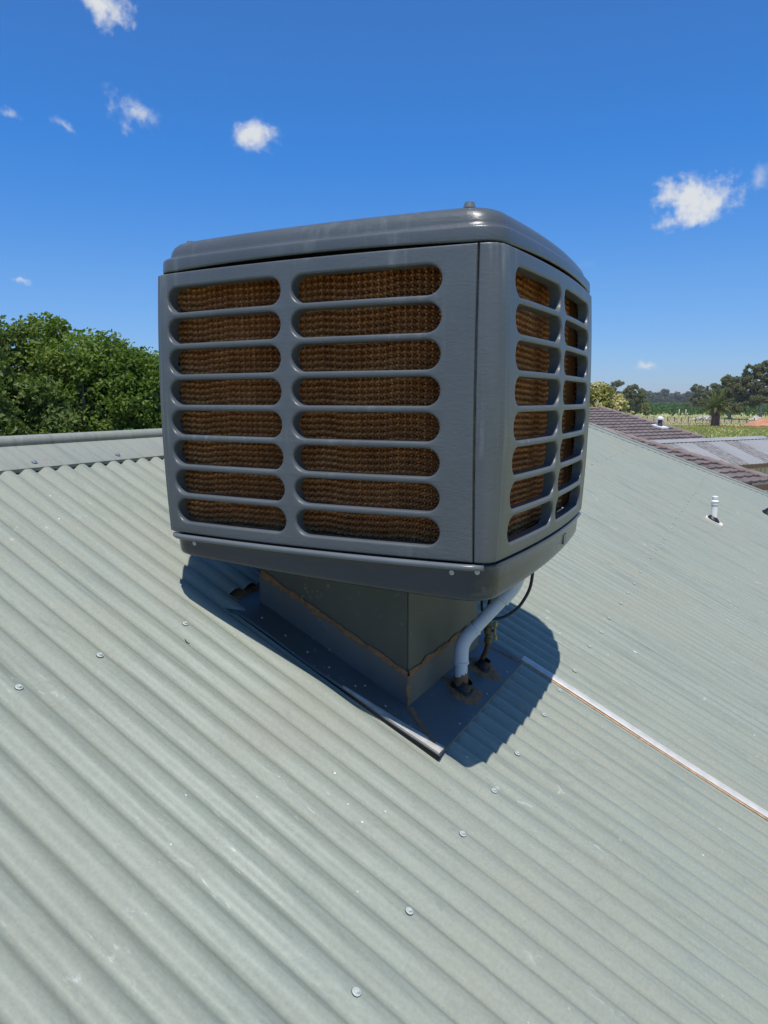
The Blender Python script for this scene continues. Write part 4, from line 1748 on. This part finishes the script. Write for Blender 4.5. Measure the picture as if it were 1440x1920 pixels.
for b, d, lab, blobs, sd in BIG:
    tree('gum_tree', lab, bearing(b, d), blobs, 190, 24000, .30, .85, sd, 'gum', 'gumbark', .38, 'gum trees by the paddock', .5, .45, 1.9, .34, 11)

# far tree line: each tree a thing of its own, copied from four kinds
FAR_LABEL = 'far off grey-green tree in the tree line beyond the vineyard'
kinds = []
for k, blobs in enumerate([
        [(0, 0, 9, 5, 5, 3.6), (-3, 0, 6, 4, 4, 3.2), (3.4, 0, 6.2, 4, 4, 3.2), (0, 0, 3.6, 5.5, 5, 3.2)],
        [(0, 0, 11, 3.6, 3.6, 3.2), (2.4, 0, 8, 3.4, 3.4, 3), (-2.4, 0, 6.4, 3.6, 3.6, 3), (0, 0, 3.6, 4.4, 4, 3)],
        [(0, 0, 7.4, 5.4, 5, 3), (4, 0, 5.6, 4, 4, 2.8), (-4, 0, 5, 4, 4, 2.8), (0, 0, 3, 6, 5, 2.6)],
        [(0, 0, 12, 3, 3, 2.2), (-1.6, 0, 9.4, 3.2, 3.2, 2.4), (2, 0, 7, 3.6, 3.6, 3), (0, 0, 4, 4.2, 4, 3)]]):
    kinds.append(tree('distant_tree', FAR_LABEL, bearing(-9.0 + k * 1.9, 930), blobs, 60, 3600, .95, 1.7, 70 + k, 'gumfar', 'gumbark', .5,
                      'trees in the far tree line', .45, .2, 1.5, .35, 5))
rgf = random.Random(9)
b = -13.0
while b < 9.5:
    src = kinds[rgf.randrange(4)]
    c = copy_tree(src)
    d = rgf.uniform(890, 1010)
    c.location = bearing(b, d)
    sc_ = rgf.uniform(.75, 1.25)
    c.scale = (sc_ * rgf.uniform(1, 1.3), sc_ * 1.1, sc_)
    c.rotation_euler = (0, 0, rgf.uniform(0, 6.28))
    b += rgf.uniform(.28, .52)

# ================================================================== PALM
pr = bearing(-2.62, 150)
palm = empty('palm_tree', pr, 'stout date palm with arching fronds in the paddock', 'palm tree')
mb = MB()
mb.tube([pr + Vector((0, 0, z)) for z in (0, .3, 1.2, 2.0, 2.8, 3.3)], [.86, .78, .74, .78, .92, .70], 16)
mb.build('trunk', M['palmbark'], palm, True)
mb = MB()
rg = np.random.default_rng(77)
for k in range(70):
    a, z = rg.uniform(0, TAU), rg.uniform(1.9, 3.4)
    d = Vector((math.cos(a), math.sin(a), .55))
    p = pr + Vector((.72 * math.cos(a), .72 * math.sin(a), z))
    mb.tube([p, p + d * .34], [.09, .03], 5)
mb.build('frond_stubs', M['palmbark'], palm)
for k in range(46):
    a = k * 2.39996 + rg.normal() * .1
    f = k / 45
    el = R(78 - 92 * f + rg.normal() * 5)
    ln = 3.9 * rg.uniform(.85, 1.08)
    d = Vector((math.cos(a) * math.cos(el), math.sin(a) * math.cos(el), math.sin(el)))
    p = pr + Vector((.25 * math.cos(a), .25 * math.sin(a), 3.35))
    pts = []
    n = 12
    for i in range(n + 1):
        pts.append(p.copy())
        p = p + d * (ln / n)
        d = (d + Vector((0, 0, -1)) * (.045 + .10 * (i / n)) * (1.0 if el > 0 else .6)).normalized()
    vs, fs = [], []
    for i in range(1, n):
        t_ = (pts[i + 1] - pts[i - 1]).normalized()
        sd = t_.cross(Vector((0, 0, 1)))
        sd = sd.normalized() if sd.length > 1e-3 else Vector((1, 0, 0))
        upn = sd.cross(t_)
        w = .62 * math.sin(math.pi * (i / n) ** .7) + .12
        for s in (-1, 1):
            for j in range(3):
                o_ = pts[i] + t_ * (ln / n) * (j - 1) / 3
                tip = o_ + (sd * s * .75 + t_ * .75 + upn * .22).normalized() * w * rg.uniform(.85, 1.1)
                b_ = len(vs)
                vs += [o_ - t_ * .05, o_ + t_ * .05, tip]
                fs.append((b_, b_ + 1, b_ + 2))
    m2 = MB()
    m2.tube(pts, [.05 * (1 - .8 * i / n) + .008 for i in range(n + 1)], 5)
    m2.put(vs, fs)
    m2.build('frond', M['palmleaf'], palm)

# ================================================================== VINEYARD (uncountable rows of leaves)
rg = np.random.default_rng(90)
VV, FF, base = [], [], 0
d = 232.0
while d < 800:
    half = d * 0.19
    n = int(half * 2 * (2.4 if d < 330 else 1.2))
    x = rg.uniform(-half, half, n)
    c = np.stack([x - d * .045, np.full(n, d) + rg.normal(size=n) * .35, rg.uniform(.25, 1.9, n) ** 1.0], -1)
    V, F = leaf_quads(c, .62 if d < 330 else 1.1, rg, .5, 1.4)
    VV.append(V)
    FF.append(F + base)
    base += len(V)
    d *= 1.0125
add('vineyard', np.concatenate(VV), np.concatenate(FF), M['vine'], None, False, label='green vineyard rows beyond the paddock fence', cat='vineyard', kind='stuff')

# ================================================================== ROUGH GRASS
VV, FF, base = [], [], 0
for n, d0, d1, s in ((6000, 34, 70, .20), (9000, 70, 150, .34), (2500, 150, 225, .35)):
    ang = R(1) * rg.uniform(-9, 6, n)
    dd = np.sqrt(rg.uniform(d0 ** 2, d1 ** 2, n))
    c = np.stack([dd * np.sin(ang), dd * np.cos(ang), np.zeros(n)], -1)
    a = rg.uniform(0, TAU, n)
    t = np.stack([np.cos(a), np.sin(a), np.zeros(n)], -1) * s * .35
    h = np.stack([rg.normal(size=n) * .12 * s, rg.normal(size=n) * .12 * s, s * rg.uniform(.5, 1.2, n)], -1)
    V = np.stack([c - t, c + t, c + h], 1).reshape(-1, 3)
    F = np.arange(n * 3).reshape(n, 3) + base
    VV.append(V)
    FF.append(F)
    base += len(V)
add('field_grass', np.concatenate(VV), np.concatenate(FF), leaf_mat('field_grass_blade', (.30, .33, .10), (.40, .39, .14), (.48, .42, .21), .8, .5, .12), None, False,
    label='tufts of dry and green grass in the paddock', cat='grass', kind='stuff')

# ================================================================== PADDOCK FENCE, RUBBLE, MOUND
fence = empty('paddock_fence', bearing(-3.5, 172), 'low post and wire fence across the paddock behind the palm', 'fence')
fp = [bearing(b_, 176 - (b_ + 7) * .9) for b_ in np.arange(-7.2, 6.0, .47)]
for i, p in enumerate(fp):
    hgt = 1.15 + .12 * math.sin(i * 2.3)
    MB().tube([p, p + Vector((.03 * math.sin(i), 0, hgt))], .10, 6).build('post', M['post'], fence)
for z in (.35, .7, 1.02):
    MB().tube([p + Vector((0, 0, z)) for p in fp], .012, 4).build('wire', M['wire'], fence)
for b_, d_, lab in ((-5.05, 230, 'pale vineyard end post, left of the pair'), (-4.6, 228, 'pale vineyard end post, right of the pair')):
    p = bearing(b_, d_)
    o = MB().tube([p, p + Vector((0, 0, 1.0)), p + Vector((.05, 0, 2.1))], [.16, .14, .12], 8).build('end_post', simple('pale_post', (.5, .47, .38), .8) if 'left' in lab else bpy.data.materials['pale_post'], None, True)
    tag(o, lab, 'post', 'vineyard end posts')


def lump_pile(name, label, cat, centre, n, spread, hgt, smin, smax, mat, seed):
    rg_ = np.random.default_rng(seed)
    mb = MB()
    for _ in range(n):
        bm = bmesh.new()
        bmesh.ops.create_icosphere(bm, subdivisions=1, radius=1)
        s = rg_.uniform(smin, smax)
        r_ = math.sqrt(rg_.uniform(0, 1))
        a = rg_.uniform(0, TAU)
        off = Vector((spread[0] * r_ * math.cos(a), spread[1] * r_ * math.sin(a), hgt * (1 - r_) * rg_.uniform(.3, 1)))
        for v in bm.verts:
            v.co = Vector(v.co) * s * rg_.uniform(.7, 1.25) * 1.0
            v.co = Vector((v.co.x * rg_.uniform(.95, 1.05), v.co.y, v.co.z * .75)) + off + centre
        mb.bm(bm)
    o = mb.build(name, mat, None)
    tag(o, label, cat, kind='stuff')
    return o


lump_pile('rubble_pile', 'pale heap of rubble just left of the palm trunk', 'rubble', bearing(-3.35, 190, .2), 90, (2.6, 1.8), 1.0, .12, .42, M['rubble'], 5)
lump_pile('rubble_heap', 'small pale heap of rubble by the right edge gum trees', 'rubble', bearing(.0, 192, .2), 50, (1.6, 1.2), 1.0, .12, .4, M['rubble'], 6)
# mound of red earth
mc = bearing(1.2, 157)
vs, fs = [], []
rg = np.random.default_rng(12)
N_ = 28
for i in range(N_ + 1):
    for j in range(N_ + 1):
        x, y = (i / N_ - .5) * 11, (j / N_ - .5) * 9
        r2 = (x / 4.2) ** 2 + (y / 3.2) ** 2
        z = 1.35 * math.exp(-r2 * 1.1) + .5 * math.exp(-((x + 3) ** 2 + y * y) / 2.2) + rg.normal() * .05 * math.exp(-r2 * .5) - .02
        vs.append((mc.x + x, mc.y + y, z))
for i in range(N_):
    for j in range(N_):
        a = i * (N_ + 1) + j
        fs.append((a, a + 1, a + N_ + 2, a + N_ + 1))
o = add('dirt_mound', vs, fs, M['earth'], None, True)
tag(o, 'mound of red brown earth in the paddock at the right edge', 'dirt mound')
p = bearing(-4.6, 150)
mb = MB()
for i in range(5):
    mb.box((p.x - 1.0, p.y - .5 + .22 * i, .10 + .02 * (i % 2)), (p.x + 1.0, p.y - .32 + .22 * i, .22 + .02 * (i % 2)))
o = mb.build('timber_stack', M['timber'], None)
tag(o, 'low stack of pale timber boards lying left of the palm', 'timber')


# ================================================================== TILED HOUSE NEXT DOOR
def tiled_face(name, eave_l, eave_r, up, n_course, step, parent, left_cut, right_cut, tile_w=.30, mat='tile'):
    """courses of roll-profile tiles, each course a strip that overlaps the one below.
    left_cut / right_cut: how far the hips come in for each metre up the slope"""
    ax = (eave_r - eave_l)
    L_ = ax.length
    ax.normalize()
    n = ax.cross(up).normalized()
    if n.z < 0:
        n = -n
    for c in range(n_course):
        s0, s1 = c * step, (c + 1) * step + .045
        a0 = left_cut * (c * step)
        a1 = L_ - right_cut * (c * step)
        if a1 - a0 < .3:
            break
        k0, k1 = int(math.floor(a0 / tile_w)), int(math.ceil(a1 / tile_w))
        per = 6
        vs, fs = [], []
        xs_ = [k * tile_w + tile_w * j / per for k in range(k0, k1) for j in range(per)] + [k1 * tile_w]
        for x in xs_:
            ph = (x / tile_w) % 1.0
            prof_ = .022 * max(0, math.sin(ph * TAU)) + .010 * max(0, -math.sin(ph * TAU * 1.0)) * .3
            for s, h in ((s0 - .001, .000), (s0, .055), (s1, .006)):
                xx = min(max(x, left_cut * max(s, 0)), L_ - right_cut * max(s, 0))
                vs.append(eave_l + ax * xx + up * s + n * (h + prof_))
        m = len(xs_)
        for i in range(m - 1):
            for j in range(2):
                fs.append((3 * i + j, 3 * i + 3 + j, 3 * i + 4 + j, 3 * i + 1 + j))
        o = add(name, vs, fs, M[mat], parent, True)
        o.data.set_sharp_from_angle(angle=R(35))


def cap_run(a, b, parent, step=.40, r=.085):
    d = (b - a)
    n = max(1, int(d.length / step))
    d.normalize()
    for i in range(n):
        p = a + d * (i * step)
        q = p + d * (step + .05)
        side = d.cross(Vector((0, 0, 1))).normalized()
        up_ = side.cross(d).normalized()
        if up_.z < 0:
            up_ = -up_
        vs, fs = [], []
        for e, (pt, rr, lift) in enumerate(((p, r * 1.05, .02), (q, r * .95, .0))):
            for k in range(9):
                an = math.pi * k / 8
                vs.append(pt + side * (rr * 1.15 * math.cos(an)) + up_ * (rr * .75 * math.sin(an) + lift - .03))
        for k in range(8):
            fs.append((k, k + 1, 10 + k, 9 + k))
        fs.append(tuple(range(9)))
        add('cap_tile', vs, fs, M['tilecap'], parent, True).data.set_sharp_from_angle(angle=R(40))


nb = empty('tiled_house', (-8, 29, 0), 'neighbouring house with weathered brown tiled gable roofs beyond the hip', 'house')
# the neighbouring lot is turned: ridges run along NE, slopes fall along ND
NE, ND = Vector((.546, .838, 0)), Vector((.838, -.546, 0))


def gable(T, left, plan, tan_, gauge, wall_drop):
    """tiled slope hanging from the ridge end T, with capped verge, back slope, gable wall and gutter"""
    ang = math.atan(tan_)
    up_ = (-ND * math.cos(ang) + Vector((0, 0, math.sin(ang)))).normalized()
    er = T - up_ * (plan / math.cos(ang))
    el = er - NE * left
    tiled_face('tile_course', el, er, up_, int(plan / math.cos(ang) / gauge), gauge, nb, 0, 0)
    cap_run(T + Vector((0, 0, .05)), er + Vector((0, 0, .05)), nb)
    cap_run(T - NE * left, T, nb)
    bk = -ND * plan * .8 + Vector((0, 0, -plan * .8 * tan_))
    add('rear_roof', [T, T - NE * left, T - NE * left + bk, T + bk], [(0, 1, 2, 3)], M['tile'], nb, False)
    g = []
    for p in (er - ND * .4 - NE * .25, T - NE * .25, T + bk + ND * .4 - NE * .25):
        g.append(Vector((p.x, p.y, p.z - .06)))
    lo = [Vector((g[2].x, g[2].y, 0)), Vector((g[0].x, g[0].y, 0))]
    add('gable_wall', g + lo, [(0, 1, 2, 3, 4)], M['brick'], nb, False)
    p, q = er - ND * .4 - NE * .25, el - ND * .4
    add('wall', [Vector((p.x, p.y, 0)), Vector((q.x, q.y, 0)), Vector((q.x, q.y, er.z - .05)), Vector((p.x, p.y, er.z - .05))], [(0, 1, 2, 3)], M['brick'], nb, False)
    mb_ = MB()
    o1, o2, dn_ = ND * .02, ND * .12, Vector((0, 0, -.12))
    q8 = [er + o1, el + o1, el + o2, er + o2]
    q8 = [v - Vector((0, 0, .02)) for v in q8]
    mb_.put(q8 + [v + dn_ for v in q8], [(0, 1, 2, 3), (7, 6, 5, 4), (0, 4, 5, 1), (1, 5, 6, 2), (2, 6, 7, 3), (3, 7, 4, 0)])
    mb_.build('gutter', M['gutter'], nb)


PT = Vector((-5.91, 31.76, 4.63))
gable(PT, 11.0, 5.45, .2037, .43, 3)
gable(Vector((-3.67, 20.61, 4.14)), 3.4, 4.95, .183, .36, 3)

k_ = 3.55                                    # metres down the slope from the ridge
fb = PT + ND * k_ - NE * .55 + Vector((0, 0, -k_ * .2037 + .05))
fv = empty('roof_vent', fb, 'small dark roof vent with white cowl on the brown tiles', 'roof vent')
q = []
for dz in (0, .05):
    for a_ in (-.2, .2):
        for b_ in (-.24, .24):
            q.append(fb + NE * a_ + ND * b_ + Vector((0, 0, dz - b_ * .2037)))
MB().put(q, [(0, 2, 3, 1), (4, 5, 7, 6), (0, 1, 5, 4), (2, 6, 7, 3), (0, 4, 6, 2), (1, 3, 7, 5)]).build('flashing', M['white'], fv)
MB().lathe([(.10, .0), (.085, .10), (.085, .24)], 14, fb + Vector((0, 0, .03))).build('stack', simple('dark_blue_grey_stack', (.05, .055, .08), .5), fv, True, 40)
MB().lathe([(.10, .25), (.13, .27), (.12, .33), (.05, .37)], 14, fb + Vector((0, 0, .03))).build('cowl', M['white'], fv, True, 40)

# ================================================================== GREY SHED
shed = empty('lean_to_shed', (-1, 28, 0), 'grey metal lean-to with beige ribbed walls between the two tiled roofs', 'shed')
sa, sb = Vector((-3.5, 24.76, 3.62)), Vector((0.22, 30.43, 3.62))     # ridge
sdir = (sb - sa)
sl_len = sdir.length
sdir.normalize()
sdown = Vector((sdir.y, -sdir.x, 0))          # towards our right
if (Vector((0.43, 27.46, 0)) - sb).dot(sdown) < 0:
    sdown = -sdown
wid = (Vector((0.43, 27.46, 0)) - Vector((sb.x, sb.y, 0))).dot(sdown)
drop = 3.62 - 2.93
dvec = (sdown * wid + Vector((0, 0, -drop)))
dlen = dvec.length
dvec.normalize()
sn = sdir.cross(dvec).normalized()
if sn.z < 0:
    sn = -sn
nsheet = 8
sw = sl_len / nsheet
for i in range(nsheet):
    a0 = i * sw
    vs, fs = [], []
    prof_ = [(0, .0), (.02, .0), (.035, .022), (.055, .022), (.07, 0)]
    xs_ = []
    nr = 4
    for k in range(nr):
        b0_ = a0 + sw * k / nr
        xs_ += [(b0_ + x, h) for x, h in prof_]
    xs_.append((a0 + sw - .001, 0))
    for x, h in xs_:
        for t_ in (0.0, dlen + .08):
            vs.append(sa + sdir * x + dvec * t_ + sn * (h + .004))
    for k in range(len(xs_) - 1):
        fs.append((2 * k, 2 * k + 2, 2 * k + 3, 2 * k + 1))
    add('roof_sheet', vs, fs, M['shedpatch'] if i in (1, 3, 5) else M['shedroof'], shed, False)
up_ = Vector((0, 0, 1))
back = -sdown
cv = []
for p in (sa - sdir * .05, sb + sdir * .05):
    cv += [p + dvec * .22 + sn * .034, p + sn * .05, p + back * .06 + Vector((0, 0, .02))]
add('ridge_cap', cv, [(0, 3, 4, 1), (1, 4, 5, 2)], M['shedroof'], shed, False)
e0, e1_ = sa + dvec * dlen, sb + dvec * dlen
add('barge', [sb + sdir * .02 + sn * .04, e1_ + dvec * .1 + sdir * .02 + sn * .04, e1_ + dvec * .1 + sdir * .02 - Vector((0, 0, .14)), sb + sdir * .02 - Vector((0, 0, .14))], [(0, 1, 2, 3)], M['white'], shed, False)
gv = MB()
gv.put([e0 + dvec * .08 + sdown * .0 + q for q in (Vector((0, 0, -.02)), Vector((0, 0, -.13)))] + [e1_ + dvec * .08 + q for q in (Vector((0, 0, -.02)), Vector((0, 0, -.13)))], [(0, 2, 3, 1)])
gv.build('fascia', M['gutter'], shed)
# ribbed walls
npan = int(sl_len / .24)
for i in range(npan):
    a0, a1 = i * sl_len / npan, (i + 1) * sl_len / npan - .002
    q = []
    for x, o_ in ((a0, 0), (a0 + .06, 0), (a0 + .08, .03), (a1 - .02, .03), (a1, 0)):
        p = sa + sdir * x + sdown * (wid - .25 + o_)
        q += [Vector((p.x, p.y, 0)), Vector((p.x, p.y, 2.93))]
    add('wall_panel', q, [(2 * k, 2 * k + 2, 2 * k + 3, 2 * k + 1) for k in range(4)], M['shedwall'], shed, False)
for p0 in (sa, sb):
    q = [p0 + sdown * (wid - .25), p0 + back * .02]
    add('end_wall', [Vector((q[0].x, q[0].y, 0)), Vector((q[1].x, q[1].y, 0)), Vector((q[1].x, q[1].y, 3.58)), Vector((p0.x, p0.y, 3.585)), Vector((q[0].x, q[0].y, 2.95))],
        [(0, 1, 2, 3, 4)], M['shedwall'], shed, False)


# ================================================================== AIR
def haze_box(r, z0, z1, density):
    m = bpy.data.materials.new('thin_summer_haze')
    m.use_nodes = True
    nt = m.node_tree
    nt.nodes.clear()
    out = nt.nodes.new('ShaderNodeOutputMaterial')
    v = nt.nodes.new('ShaderNodeVolumePrincipled')
    v.inputs['Color'].default_value = (.93, .95, 1.0, 1)
    v.inputs['Density'].default_value = density
    v.inputs['Anisotropy'].default_value = .2
    nt.links.new(v.outputs[0], out.inputs['Volume'])
    o = MB().box((-r, -r, z0), (r, r, z1)).build('haze', m, None)
    tag(o, 'thin bluish summer haze over the fields', 'haze', kind='stuff')


haze_box(2700, -1.0, 24.0, 0.00020)
